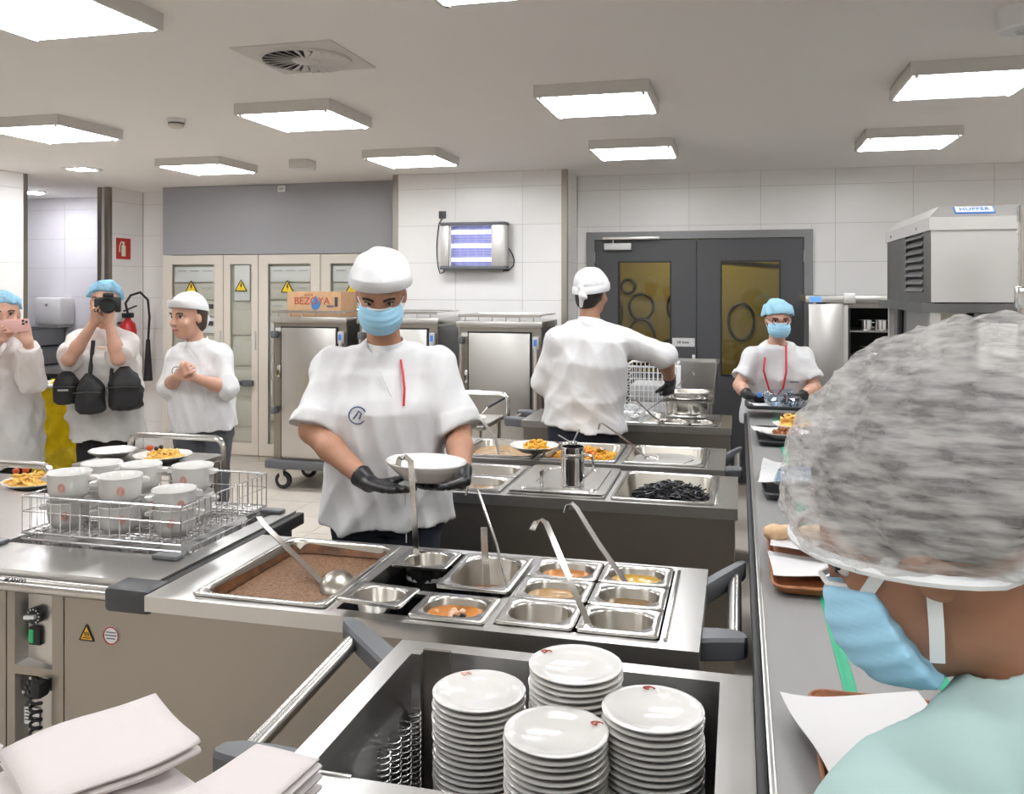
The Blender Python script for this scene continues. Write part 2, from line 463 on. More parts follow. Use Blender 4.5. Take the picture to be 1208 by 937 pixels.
        for d in range(3):
            e1, e2 = (d + 1) % 3, (d + 2) % 3
            s0 = [slice(None)] * 3; s1 = [slice(None)] * 3; s0[d] = slice(0, -1); s1[d] = slice(1, None)
            A, Bm = I[tuple(s0)], I[tuple(s1)]; E = np.argwhere(A != Bm)
            E = E[(E[:, e1] > 0) & (E[:, e2] > 0) & (E[:, e1] < n[e1] - 1) & (E[:, e2] < n[e2] - 1)]
            o1 = np.zeros(3, int); o1[e1] = 1; o2 = np.zeros(3, int); o2[e2] = 1
            g = lambda q: idx[q[:, 0], q[:, 1], q[:, 2]]
            Q = np.stack([g(E - o1 - o2), g(E - o2), g(E), g(E - o1)], 1)
            fl = ~A[E[:, 0], E[:, 1], E[:, 2]]; Q[fl] = Q[fl][:, ::-1]; quads.append(Q)
        Q = np.concatenate(quads); Q = Q[(Q >= 0).all(1)]
        verts = verts - np.array(WL.get(parent.name, (0, 0, 0)))
        me = bpy.data.meshes.new(name)
        me.vertices.add(len(verts)); me.vertices.foreach_set('co', verts.ravel())
        me.loops.add(Q.size); me.loops.foreach_set('vertex_index', Q.ravel())
        me.polygons.add(len(Q)); me.polygons.foreach_set('loop_start', np.arange(0, Q.size, 4)); me.polygons.foreach_set('loop_total', np.full(len(Q), 4))
        me.polygons.foreach_set('use_smooth', np.ones(len(Q), bool))
        me.update(); me.validate()
        return link(name, me, m, parent)

# ================================================================== THE ROOM
CEIL = 2.72
floor = struct(B('floor', 'floor_grout', None, -9.2, 3.5, -2.6, 10.2, -0.12, -0.003))
ft = None
for i in range(15):
    for j in range(14):
        x0, y0 = -6.1 + i * 0.4, 2.4 + j * 0.4
        if y0 > 7.3 and x0 > -6.2 and (x0 > -5.8): continue
        if ft is None:
            ft = B('floor_tile', 'floor_tile', floor, 0.002, 0.398, 0.002, 0.398, -0.004, 0.0); t = ft
        else:
            t = ft.copy(); COL.objects.link(t); t.parent = floor
        t.location = (x0, y0, 0)
ceiling = struct(B('ceiling', 'plaster', None, -9.2, 3.5, -2.6, 10.2, CEIL, CEIL + 0.12))
TW, TH = 0.607, 0.328
_tiles = {}
def tiles(parent, axis, plane, a0, a1, aoff, z0=0.0, z1=CEIL, holes=(), face=-1, m='tile_white'):
    """large wall tiles laid on a wall plane; axis 'x': wall facing -Y, axis 'y': wall facing +X"""
    k0 = math.floor((a0 - aoff) / TW); k1 = math.ceil((a1 - aoff) / TW)
    r0 = math.floor((z0 - 2.585) / TH); r1 = math.ceil((z1 - 2.585) / TH)
    for k in range(k0, k1):
        for r in range(r0, r1):
            u0, u1 = max(a0, aoff + k * TW), min(a1, aoff + (k + 1) * TW)
            w0, w1 = max(z0, 2.585 + r * TH), min(z1, 2.585 + (r + 1) * TH)
            parts = [(u0, u1, w0, w1)]
            for (h0, h1, hz0, hz1) in holes:
                nx = []
                for (p0, p1, q0, q1) in parts:
                    if p1 <= h0 or p0 >= h1 or q1 <= hz0 or q0 >= hz1: nx.append((p0, p1, q0, q1)); continue
                    if p0 < h0: nx.append((p0, h0, q0, q1))
                    if p1 > h1: nx.append((h1, p1, q0, q1))
                    if q1 > hz1: nx.append((max(p0, h0), min(p1, h1), hz1, q1))
                parts = nx
            for (p0, p1, q0, q1) in parts:
                w_, h_ = p1 - p0, q1 - q0
                if w_ < 0.02 or h_ < 0.02: continue
                key = (axis, face, round(w_, 3), round(h_, 3), m)
                if key not in _tiles:
                    g = 0.0017
                    if axis == 'x': b = (g, w_ - g, -0.006, 0.004, g, h_ - g)
                    else: b = (-0.004, 0.006, g, w_ - g, g, h_ - g)
                    o = MB().box(*b).build('wall_tile', m, None); o.parent = parent; _tiles[key] = o
                else:
                    o = _tiles[key].copy(); COL.objects.link(o); o.parent = parent
                o.location = (p0, plane, q0) if axis == 'x' else (plane, p0, q0)
# back wall with the double door
DX0, DX1, DZ = -1.323, 0.594, 2.195
wall_back = struct(MB().box(-1.43, DX0, 7.9, 8.1, 0, CEIL).box(DX1, 3.3, 7.9, 8.1, 0, CEIL).box(DX0, DX1, 7.9, 8.1, DZ, CEIL).build('wall_back', 'grout'))
tiles(wall_back, 'x', 7.9, -1.42, 3.2, -1.033, holes=((DX0, DX1, 0, DZ),))
# projecting pier carrying the insect lamp
wall_pier = struct(B('wall_pier', 'grout', None, -3.0, -1.43, 7.4, 8.1, 0, CEIL))
tiles(wall_pier, 'x', 7.4, -2.99, -1.44, -2.42)
tiles(wall_pier, 'y', -1.43, 7.41, 7.89, 7.41)
# niche wall left of the cabinets and behind them
wall_niche = struct(B('wall_niche', 'grout', None, -6.14, -3.0, 8.1, 8.25, 0, CEIL))
tiles(wall_niche, 'x', 8.1, -6.13, -5.4, -5.6)
# left wall with a full-height opening
wall_left = struct(MB().box(-6.26, -6.14, -2.4, 6.515, 0, CEIL).box(-6.26, -6.14, 7.57, 8.25, 0, CEIL).build('wall_left', 'grout'))
tiles(wall_left, 'y', -6.14, 4.6, 6.49, 4.2)
tiles(wall_left, 'y', -6.14, 7.6, 8.09, 7.6)
# alcove behind the opening
wall_alcove = struct(B('wall_alcove', 'grout', None, -9.0, -6.26, 8.4, 8.55, 0, CEIL))
tiles(wall_alcove, 'x', 8.4, -8.9, -6.27, -8.6, m='alcove_white')
struct(B('wall_alcove_side', 'alcove_white', None, -9.15, -9.0, 4.9, 8.55, 0, CEIL))
struct(B('wall_alcove_near', 'alcove_white', None, -9.15, -6.26, 4.75, 4.9, 0, CEIL))
struct(B('wall_right', 'tile_white', None, 3.2, 3.35, -2.4, 7.9, 0, CEIL))
struct(B('wall_front', 'tile_white', None, -6.26, 3.35, -2.55, -2.4, 0, CEIL))
# corridor behind the doors
corr = struct(B('wall_corridor', 'olive_wall', None, -2.6, 2.4, 9.55, 9.7, 0, CEIL))
struct(B('wall_corridor_left', 'plaster', None, -2.7, -2.6, 8.1, 9.7, 0, CEIL))
struct(B('wall_corridor_right', 'plaster', None, 2.4, 2.5, 8.1, 9.7, 0, CEIL))
# baseboard
struct(B('baseboard_left', 'tile_white', None, -6.132, -6.118, 7.6, 8.09, 0, 0.08, bevel=0.003))
struct(B('baseboard_niche', 'tile_white', None, -6.11, -5.66, 8.07, 8.094, 0, 0.08, bevel=0.003))
# stainless corner guards (trim)
def guard(i, x, y, sx, sy):
    m = MB()
    m.box(min(x, x + sx * 0.045), max(x, x + sx * 0.045), min(y, y - 0.0045 * sy), max(y, y - 0.0045 * sy), 0, CEIL)
    m.box(min(x, x - 0.0045 * sx), max(x, x - 0.0045 * sx), min(y, y + sy * 0.045), max(y, y + sy * 0.045), 0, CEIL)
    struct(m.build('trim_%d' % i, 'steel_h'))
guard(1, -1.424, 7.393, -1, 1)
guard(2, -3.004, 7.393, 1, 1)
guard(3, -6.134, 7.565, -1, 1)
guard(4, -6.264, 7.565, 1, 1)
guard(5, -6.134, 6.52, -1, -1)

# ---- double door
d1 = struct(MB().box(DX0 - 0.012, DX0 + 0.06, 7.87, 8.08, 0, DZ - .055).box(DX1 - 0.06, DX1 + 0.012, 7.87, 8.08, 0, DZ - .055).box(DX0 - 0.012, DX1 + 0.012, 7.87, 8.08, DZ - 0.055, DZ + 0.012).build('trim_6', 'frame_grey'))
def leaf(nm, x0, x1, wx0, wx1, hinge_x):
    z0, z1 = 0.94, 1.945; dz1 = DZ - 0.06
    r = struct(MB().box(x0, wx0, 7.90, 7.95, 0.01, dz1).box(wx1, x1, 7.90, 7.95, 0.01, dz1).box(wx0, wx1, 7.90, 7.95, 0.01, z0).box(wx0, wx1, 7.90, 7.95, z1, dz1).build(nm, 'door_grey'))
    t = 0.012
    MB().box(wx0, wx0 + t, 7.892, 7.955, z0, z1).box(wx1 - t, wx1, 7.892, 7.955, z0, z1).box(wx0 + t, wx1 - t, 7.892, 7.955, z0, z0 + t).box(wx0 + t, wx1 - t, 7.892, 7.955, z1 - t, z1).build('window_frame', 'black', r)
    B('pane', 'pane_door', r, wx0 + t, wx1 - t, 7.92, 7.928, z0 + t, z1 - t)
    for z in (0.25, 1.1, 1.98): MB().cyl((hinge_x, 7.885, z - 0.05), (hinge_x, 7.885, z + 0.05), 0.012, n=10).build('hinge', 'steel', r)
    return r
lf1 = leaf('door_1', -1.262, -0.364, -1.054, -0.581, -1.268)
lf2 = leaf('door_2', -0.358, 0.533, -0.158, 0.345, 0.539)
B('meeting_strip', 'door_grey', lf2, -.372, -.352, 7.951, 7.957, .01, DZ - .07)
B('lock_case', 'steel', lf1, -0.40, -0.372, 7.885, 7.9, 0.98, 1.12, bevel=0.003)
MB().cyl((-0.43, 7.86, 1.05), (-0.55, 7.86, 1.05), 0.01, n=10).cyl((-0.43, 7.9, 1.05), (-0.43, 7.86, 1.05), 0.01, n=10).build('lever_handle', 'steel', lf1)
dc = thing('door_closer', 'pale slim door closer on top of the grey door leaf', 'door closer', (-1.05, 7.86, 2.1))
B('closer_body', 'white_plastic', dc, -1.17, -0.93, 7.83, 7.898, 2.045, 2.105, bevel=0.006)
B('slide_rail', 'steel', dc, -1.18, -0.68, 7.825, 7.862, 2.135, 2.16, bevel=0.003)
MB().cyl((-1.09, 7.85, 2.10), (-1.09, 7.85, 2.14), 0.008, n=8).build('spindle', 'steel', dc)
ds = thing('door_sign', 'small white paper sign taped on the grey door beside the pane', 'sign', (-0.47, 7.897, 1.2))
B('sheet', 'paper', ds, -0.572, -0.378, 7.894, 7.899, 1.19, 1.265)
m = MB()
for i, (a, h) in enumerate(((0, .02), (.011, .02), (.022, .02), (.042, .02), (.052, .014), (.062, .014), (.072, .014), (.082, .018), (.092, .014))): m.box(-.527 + a, -.520 + a, 7.8925, 7.894, 1.218, 1.218 + h)
m.build('print', 'dark_plastic', ds)
# mural rings and bars on the corridor wall
ring_spots = [(-1.16, 1.72, .075, .075), (-1.02, 1.50, .13, .14), (-1.36, 1.42, .13, .24), (-0.62, 1.50, .12, .17), (-1.02, 1.12, .15, .25), (-1.42, 0.95, .12, .12), (-0.70, 0.95, .16, .20),
              (0.02, 1.35, .13, .19), (0.10, 0.78, .14, .17), (0.42, 1.05, .11, .11), (-0.35, 1.85, .10, .13), (0.40, 0.62, .15, .16), (-1.20, 0.66, .16, .17)]
for (x, z, a, b) in ring_spots:
    pts = [(x + a * math.cos(t * PI / 14), 9.545, z + b * math.sin(t * PI / 14)) for t in range(28)]
    o = MB().tube(pts, 0.017, 6, closed=True).build('wall_ring', 'black')
    tag(o, 'black ring ornament on the olive corridor wall behind the door panes', 'wall ornament', 'black rings on the corridor wall')
tag(MB().strip([(-1.75, 9.54, 2.12), (1.2, 9.54, 1.86)], (0, 0, 1), 0.035, 0.012).build('wall_bar', 'black'), 'black slanting bar ornament above the rings on corridor wall', 'wall ornament')

# ---- grey upper panel and electrical cabinets
gp = tag(B('cladding_panel', 'panel_grey', None, -5.643, -3.06, 7.75, 8.09, 2.037, CEIL - 0.004), 'wide plain grey cladding panel above the cream electrical cabinets', 'panel')
es = thing('exit_marker', 'tiny white plate on top edge of grey cladding panel', 'plate', (-4.3, 7.745, 2.66))
B('plate', 'white_plastic', es, -4.35, -4.27, 7.738, 7.748, 2.64, 2.70, bevel=0.003)
B('pictogram', 'light_grey', es, -4.335, -4.285, 7.735, 7.738, 2.655, 2.685)
def warn(parent, x, y, z, s=0.1):
    wg = MB().prism([(x - s / 2, z - s * .43), (x + s / 2, z - s * .43), (x, z + s * .43)], 1, y - 0.003, y).build('warning_sign', 'yellow_sign', parent)
    o = s * 0.5; m = MB()
    P = [(x - o, z - s * .43), (x + o, z - s * .43), (x, z + s * .43)]
    for i in range(3):
        a, b = P[i], P[(i + 1) % 3]
        m.cyl((a[0], y - 0.003, a[1]), (b[0], y - 0.003, b[1]), s * 0.035, n=6)
    m.prism([(x - .01 * s, z + .2 * s), (x + .09 * s, z + .2 * s), (x + .03 * s, z + .02 * s), (x + .1 * s, z + .02 * s), (x - .04 * s, z - .3 * s), (x, z - .08 * s), (x - .08 * s, z - .08 * s)], 1, y - 0.0045, y - 0.003)
    m.build('symbol', 'black', wg)
def ecab(x0, x1, label, kind):
    c = thing('electrical_cabinet', label, 'cabinet', ((x0 + x1) / 2, 7.9, 0), 'cream electrical cabinets')
    g = 0.004; x0 += g; x1 -= g; y = 7.75; zt = 2.03; fr = 0.10 if x1 - x0 > .5 else 0.07
    MB().box(x0, x1, 7.80, 8.085, 0.0, zt).box(x0, x0 + 0.02, y + .02, 7.80, 0.06, zt).box(x1 - 0.02, x1, y + .02, 7.80, 0.06, zt).box(x0, x1, y + .02, 7.80, 0, 0.05).box(x0, x1, y + .02, 7.80, zt - .02, zt).build('body', 'cream_inner', c)
    dr = MB().box(x0, x0 + fr, y, y + .022, 0.06, zt).box(x1 - fr, x1, y, y + .022, 0.06, zt).box(x0 + fr, x1 - fr, y, y + .022, 0.06, 0.18).box(x0 + fr, x1 - fr, y, y + .022, zt - 0.09, zt).build('door', 'cream', c)
    B('pane', 'pane_clear', dr, x0 + fr, x1 - fr, y + .008, y + .012, 0.18, zt - 0.09)
    cx = (x0 + x1) / 2
    if kind in (0, 1):
        for i, z in enumerate((1.92, 1.75, 1.58, 1.41, 1.22, 1.02, 0.80, 0.56, 0.32)):
            pl = B('module_plate', 'cream_inner' if i % 3 else 'white_plastic', c, x0 + fr + .015, x1 - fr - .015, 7.775, 7.798, z - 0.155, z - 0.005, bevel=0.003)
            if i < 5:
                q = [(.08, .30, .02), (.40, .62, .02), (.72, .94, .02)] if i % 2 == 0 else [(.08, .28, .02), (.68, .92, .02)]
                if i in (2, 3): q = [(.62, .98, .045)] if kind == 0 else [(.05, .3, .02)]
                for a, b, h in q:
                    u = x0 + fr + .015; L = x1 - x0 - 2 * fr - .03
                    B('slot', 'light_grey' if h < .03 else 'dark_plastic', pl, u + a * L, u + b * L, 7.768, 7.776, z - .06 - h / 2 + (.03 if h < .03 else 0), z - .06 + h / 2)
        warn(dr, cx - .02, y + .006, 1.72, 0.13)
    else:
        B('meter_box', 'white_plastic', c, cx - .085, cx + .085, 7.77, 7.798, 1.58, 1.93, bevel=0.006)
        for z in (1.5, 1.2, .9, .6): B('module_plate', 'cream_inner', c, x0 + fr + .01, x1 - fr - .01, 7.78, 7.798, z - .26, z - .01, bevel=0.003)
        warn(dr, cx, y + .006, 1.73, 0.125)
        h = B('lock_handle', 'grey_plastic', dr, cx + .03, cx + .15, 7.70, 7.75, .74, .80, bevel=0.01)
        MB().cyl((cx - .06, 7.715, .77), (cx + .05, 7.715, .77), 0.022, n=10).build('lever', 'dark_plastic', h)
    B('door_latch', 'light_grey', dr, x1 - .035, x1 - .018, y - .01, y, 1.10, 1.28, bevel=0.003)
ecab(-5.643, -4.952, 'cream electrical cabinet with glazed door standing at the cladding panel end by the niche', 0)
ecab(-4.952, -4.566, 'narrow cream electrical cabinet with grey lever handle and white meter box', 2)
ecab(-4.566, -3.9, 'cream glazed electrical cabinet right beside the narrow one, behind the cardboard box', 1)
ecab(-3.9, -3.2, 'cream glazed electrical cabinet next to the tiled pier', 0)

# ---- ceiling lights
def lamp_proto():
    t = thing('ceiling_light', 'x', 'ceiling light', (0, 0, 0), 'square surface-mounted ceiling lights')
    a, b, z0 = 0.285, 0.28, -0.062
    MB().box(-a, a, -b, b, -0.012, 0).box(-a, -a + .014, -b, b, z0, 0).box(a - .014, a, -b, b, z0, 0).box(-a, a, -b, -b + .014, z0, 0).box(-a, a, b - .014, b, z0, 0).build('housing', 'lamp_housing', t)
    g = B('diffuser', 'lamp_glass', t, -a + .02, a - .02, -b + .02, b - .02, z0 - .002, z0 + .01)
    for sx in (-1, 1):
        for sy in (-1, 1): MB().cyl((sx * (a - .03), sy * (b - .02), z0 - .008), (sx * (a - .03), sy * (b - .02), z0 + .004), 0.010, n=10).build('clip', 'chrome', t)
    return t
lp = lamp_proto(); first = True
LAB = {(-4.05, 6.12): 'square ceiling light in front of the cladding panel, near the niche', (-2.34, 6.12): 'square ceiling light closest to the insect lamp', (-0.70, 6.12): 'square ceiling light straight before the grey double doors',
       (1.04, 6.12): 'square ceiling light above the open holding cabinet', (-4.02, 4.47): 'square ceiling light beside the round smoke detector', (-2.34, 4.47): 'square ceiling light between swirl vent and insect lamp',
       (-0.69, 4.45): 'square ceiling light over the chef seen from behind', (1.0, 4.42): 'square ceiling light over the louvred refrigeration unit', (-2.28, 2.48): 'square ceiling light above the wire basket of bowls', (-0.67, 2.475): 'square ceiling light over the counter of food pans'}
for (x, y) in list(LAB) + [(-4.0, 2.48), (1.0, 2.45), (-4.0, -.2), (-2.3, -.2), (-.67, -.2), (1.0, -.2)]:  # row behind the camera is assumed, added to brighten the foreground
    lab = LAB.get((x, y), 'added square ceiling light out of view beyond the visible ones')
    if first: lp.location = (x * 1.022, y * 1.022, CEIL); lp['label'] = lab; first = False
    else: copy_tree(lp, (x * 1.022, y * 1.022, CEIL), lab)
# recessed downlight strip + round spot in alcove + corridor light
t = thing('downlight', 'slim recessed downlight in ceiling beside the left opening', 'ceiling light', (-5.4, 6.335, CEIL))
B('trim_ring', 'white_plastic', t, -5.52, -5.28, 6.23, 6.44, CEIL - .008, CEIL, bevel=0.003); B('lens', 'spot_glass', t, -5.49, -5.31, 6.26, 6.41, CEIL - .011, CEIL - .008)
t = thing('round_spotlight', 'round recessed spotlight in the alcove ceiling', 'ceiling light', (-7.21, 7.95, CEIL))
MB().lathe([(0, 0), (.12, 0), (.12, -.012), (.1, -.014), (0, -.014)], 24, (-7.21, 7.75, CEIL)).build('trim_ring', 'white_plastic', t)
MB().lathe([(0, -.014), (.095, -.014), (.095, -.02), (0, -.02)], 24, (-7.21, 7.75, CEIL)).build('lens', 'spot_glass', t)
t = thing('corridor_light', 'lit ceiling panel in the corridor behind the doors', 'ceiling light', (0, 8.9, CEIL))
B('housing', 'lamp_housing', t, -.7, -.1, 8.6, 9.2, CEIL - .06, CEIL); B('diffuser', 'lamp_glass', t, -.67, -.13, 8.63, 9.17, CEIL - .07, CEIL - .06)
# swirl air diffuser
t = thing('air_diffuser', 'white swirl air diffuser with radial blades in the ceiling', 'air vent', (-1.83, 3.5, CEIL))
B('plate', 'lamp_housing', t, -2.06, -1.60, 3.27, 3.73, CEIL - .008, CEIL, bevel=0.003)
MB().lathe([(0, -.010), (.188, -.010), (.188, -.008), (0, -.008)], 40, (-1.83, 3.5, CEIL)).build('throat', 'black', t)
bl = None
for k in range(24):
    if bl is None:
        m = MB().loft([[(.06, -.006, -.013), (.06, .004, -.021), (.06, .006, -.019), (.06, -.004, -.011)], [(.185, -.022, -.013), (.185, .012, -.026), (.185, .014, -.024), (.185, -.02, -.011)]])
        bl = m.build('blade', 'lamp_housing', t, local=True); o = bl
    else:
        o = bl.copy(); COL.objects.link(o); o.parent = t
    o.rotation_euler = (0, 0, 2 * PI * k / 24)
MB().lathe([(0, -.024), (.05, -.024), (.065, -.015), (.065, -.010)], 24, (-1.83, 3.5, CEIL)).build('hub', 'lamp_housing', t)
MB().lathe([(.186, -.008), (.197, -.008), (.197, -.02), (.186, -.02), (.186, -.008)], 40, (-1.83, 3.5, CEIL)).build('collar', 'lamp_housing', t)
# smoke detector and ceiling boxes
t = thing('smoke_detector', 'small round white smoke detector on the ceiling', 'smoke detector', (-3.25, 4.59, CEIL))
MB().lathe([(0, 0), (.055, 0), (.055, -.022), (.048, -.026), (0, -.026)], 24, (-3.25, 4.59, CEIL)).build('base', 'white_plastic', t)
MB().lathe([(.04, -.026), (.046, -.034), (.044, -.05), (.03, -.056), (0, -.056)], 24, (-3.25, 4.59, CEIL)).build('head', 'cream', t)
MB().lathe([(.042, -.0265), (.0475, -.0265), (.0475, -.034), (.042, -.034)], 24, (-3.25, 4.59, CEIL)).build('vent_slot', 'dark_plastic', t)
t = thing('junction_box', 'plain square white box on the ceiling before the cladding panel', 'ceiling box', (-3.35, 6.35, CEIL))
B('box', 'lamp_housing', t, -3.43, -3.27, 6.27, 6.43, CEIL - .07, CEIL, bevel=0.006); B('lid', 'white_plastic', t, -3.42, -3.28, 6.28, 6.42, CEIL - .075, CEIL - .07)
t = thing('ceiling_sensor', 'white cylindrical sensor on the ceiling over the refrigeration unit', 'sensor', (.96, 3.5, CEIL))
MB().lathe([(0, 0), (.085, 0), (.085, -.075), (.078, -.083), (0, -.083)], 32, (.99, 3.52, CEIL)).build('housing', 'white_plastic', t)
MB().lathe([(0, -.083), (.03, -.083), (.025, -.092), (0, -.095)], 16, (.99, 3.52, CEIL)).build('lens', 'light_grey', t)

# ---- insect lamp
t = thing('insect_lamp', 'silver wall-mounted insect killer lamp with three glowing violet tubes', 'insect killer', (-2.22, 7.39, 1.86))
x0, x1, z0, z1 = -2.518, -1.93, 1.867, 2.275
MB().box(x0, x0 + .085, 7.26, 7.392, z0 + .02, z1 - .02, bevel=.02).box(x1 - .13, x1, 7.26, 7.392, z0 + .02, z1 - .02, bevel=.02).box(x0 + .08, x1 - .12, 7.35, 7.392, z0 + .02, z1 - .02).build('casing', 'steel_matte', t)
B('top_cap', 'grey_plastic', t, x0, x1, 7.255, 7.392, z1 - .028, z1, bevel=.006)
B('tray', 'grey_plastic', t, x0, x1, 7.25, 7.392, z0, z0 + .03, bevel=.006)
B('back_plate', 'uv_back', t, x0 + .085, x1 - .13, 7.342, 7.35, z0 + .03, z1 - .03)
for i in range(3):
    z = z0 + .085 + i * .12
    MB().cyl((x0 + .09, 7.315, z), (x1 - .135, 7.315, z), .016, n=12).build('uv_tube', 'uv_tube', t)
m = MB()
for i in range(15): m.cyl((x0 + .085, 7.275, z0 + .045 + i * .0235), (x1 - .13, 7.275, z0 + .045 + i * .0235), .0022, n=5)
for i in range(5): m.cyl((x0 + .11 + i * .07, 7.275, z0 + .03), (x0 + .11 + i * .07, 7.275, z1 - .03), .0018, n=5)
m.build('grille', 'light_grey', t)
B('brace', 'light_grey', t, x0 + .085, x0 + .1, 7.262, 7.28, z0 + .03, z1 - .03)
tag(MB().tube([(-2.535, 7.386, 2.33)] + [(-2.56 - .03 * math.sin(q / 9 * PI * .9), 7.386, 2.33 - q * .055) for q in range(1, 9)] + [(-2.56, 7.386, 1.835), (-2.53, 7.386, 1.845), (-2.51, 7.386, 1.89)], .005, 6).build('power_cable', 'black_rubber'), 'thin black cable hanging from the wall outlet to the insect lamp', 'cable')
tag(MB().box(-2.57, -2.505, 7.375, 7.394, 2.32, 2.385, bevel=.006).build('wall_outlet', 'dark_plastic'), 'small dark outlet on the tiles above the hanging cable', 'outlet')
tag(MB().tube([(-1.93, 7.375, 2.05), (-1.90, 7.382, 2.0), (-1.885, 7.385, 1.95), (-1.89, 7.385, 1.90), (-1.93, 7.382, 1.86), (-1.985, 7.378, 1.855)], .006, 6).build('lamp_flex', 'black_rubber'), 'short black flex looping at the right of the insect lamp', 'cable')

# ---- extinguisher corner and alcove
t = thing('fire_sign', 'red fire extinguisher sign on the tiled side wall', 'sign', (-6.13, 7.78, 2.1))
B('plate', 'red', t, -6.134, -6.126, 7.675, 7.885, 2.0, 2.215)
MB().box(-6.126, -6.124, 7.745, 7.805, 2.03, 2.14).box(-6.126, -6.124, 7.762, 7.79, 2.14, 2.165).box(-6.126, -6.124, 7.73, 7.79, 2.165, 2.18).tube([(-6.125, 7.735, 2.17), (-6.125, 7.715, 2.13), (-6.125, 7.715, 2.07)], .006, 5).build('pictogram', 'sign_glow', t)
t = thing('fire_extinguisher', 'red fire extinguisher with black hose hung on the side wall', 'extinguisher', (-6.02, 7.72, .77))
MB().lathe([(0, 0), (.07, 0), (.085, .02), (.085, .50), (.07, .57), (.03, .61), (.03, .64), (0, .64)], 24, (-6.03, 7.72, .77)).build('cylinder', 'red', t)
MB().box(-6.06, -6.0, 7.66, 7.78, 1.40, 1.45, bevel=.008).strip([(-6.03, 7.66, 1.47), (-6.03, 7.85, 1.52)], (1, 0, 0), .025, .01).build('valve', 'black', t)
for z in (1.33, .85): B('bracket', 'dark_plastic', t, -6.125, -6.03, 7.68, 7.76, z, z + .03)
MB().tube([(-6.03, 7.72, 1.44), (-5.98, 7.62, 1.55), (-5.95, 7.66, 1.63), (-5.93, 7.78, 1.66), (-5.93, 7.90, 1.58), (-5.94, 7.94, 1.40), (-5.95, 7.93, 1.15)], .012, 8).build('hose', 'black_rubber', t)
MB().cyl((-5.95, 7.93, 1.17), (-5.95, 7.93, .74), .02, .045, 12).build('horn', 'black_rubber', t)
B('label', 'white_plastic', t, -5.952, -5.944, 7.69, 7.75, .92, 1.06)
t = thing('sink_counter', 'dark counter with steel worktop in the lit alcove', 'counter', (-7.2, 8.1, 0))
B('cabinet', 'dark_plastic', t, -8.3, -6.4, 7.82, 8.37, .02, .80); B('worktop', 'steel_top', t, -8.32, -6.38, 7.78, 8.38, .80, .86, bevel=.004)
B('splashback', 'steel', t, -8.32, -6.38, 8.362, 8.388, .86, .98)
for i in range(3): B('door', 'black', t, -8.28 + i * .62, -7.68 + i * .62, 7.805, 7.82, .06, .76, bevel=.004)
t = thing('towel_dispenser', 'white wall-mounted paper towel dispenser above the alcove counter', 'dispenser', (-7.41, 8.38, 1.27))
B('cover', 'white_plastic', t, -7.59, -7.24, 8.16, 8.388, 1.29, 1.60, bevel=.03); B('outlet', 'light_grey', t, -7.54, -7.29, 8.18, 8.38, 1.262, 1.295, bevel=.004)
B('lock', 'light_grey', t, -7.44, -7.40, 8.155, 8.162, 1.50, 1.53)
B('key_slot', 'dark_plastic', t, -7.425, -7.415, 8.152, 8.156, 1.505, 1.525)
for z, l, x in ((.861, 'dark grey plastic bin standing directly on the alcove counter', -7.55), (1.063, 'dark grey plastic bin stacked on top of another bin', -7.60)):
    t = thing('storage_bin', l, 'bin', (x, 8.1, z), 'dark bins in the alcove')
    m = MB().box(x - .26, x + .26, 7.86, 8.35, z, z + .012).box(x - .26, x - .245, 7.86, 8.35, z, z + .2).box(x + .245, x + .26, 7.86, 8.35, z, z + .2).box(x - .26, x + .26, 8.335, 8.35, z, z + .2)
    m.prism([(x - .26, z), (x + .26, z), (x + .26, z + .2), (x + .12, z + .2), (x + .08, z + .14), (x - .08, z + .14), (x - .12, z + .2), (x - .26, z + .2)], 1, 7.86, 7.875)
    m.build('shell', 'mid_plastic', t)
    MB().loft([rr(x, 8.105, .545, .515, .02, z + .185), rr(x, 8.105, .545, .515, .02, z + .20)], False, False).build('rim', 'grey_plastic', t)
    B('label_holder', 'dark_plastic', t, x - .06, x + .06, 7.852, 7.86, z + .04, z + .09)

# ================================================================== SERVING COUNTERS
def caster(parent, x, y, r=0.06):
    fk = MB().box(x - .03, x + .03, y - .03, y + .03, 2 * r + .012, 2 * r + .022).strip([(x, y - .022, 2 * r + .015), (x + .015, y - .022, r)], (1, 0, 0), .035, .004).strip([(x, y + .022, 2 * r + .015), (x + .015, y + .022, r)], (1, 0, 0), .035, .004).build('caster_fork', 'steel', parent)
    wh = MB().cyl((x + .015, y - .016, r + .001), (x + .015, y + .016, r + .001), r, n=24).build('wheel', 'black_rubber', fk)
    return fk
def handle_arm(parent, p0, out, z, th=0.05, m='grey_plastic', wide=0.07, dy=0.0, dz=0.0):
    """tapered plastic bracket from the counter end outwards; p0 = (x, y), out = signed reach in x, dy = sweep in y"""
    x, y = p0; rings = []
    for k, (t, hw, q) in enumerate(((0, wide * .62, 0), (.35, wide * .58, .004), (.75, wide * .5, .006), (.93, wide * .36, .004), (1.0, wide * .12, 0))):
        xx = x + out * t; yy = y + dy * t
        zz1, zz0 = z + q + dz * t, z - th * (1 - .15 * t) + dz * t
        rings.append([(xx, yy - hw, zz0 + .006), (xx, yy - hw + .006, zz0), (xx, yy + hw - .006, zz0), (xx, yy + hw, zz0 + .006), (xx, yy + hw, zz1 - .008), (xx, yy + hw - .008, zz1), (xx, yy - hw + .008, zz1), (xx, yy - hw, zz1 - .008)])
    return MB().loft(rings).build('handle_bracket', m, parent)
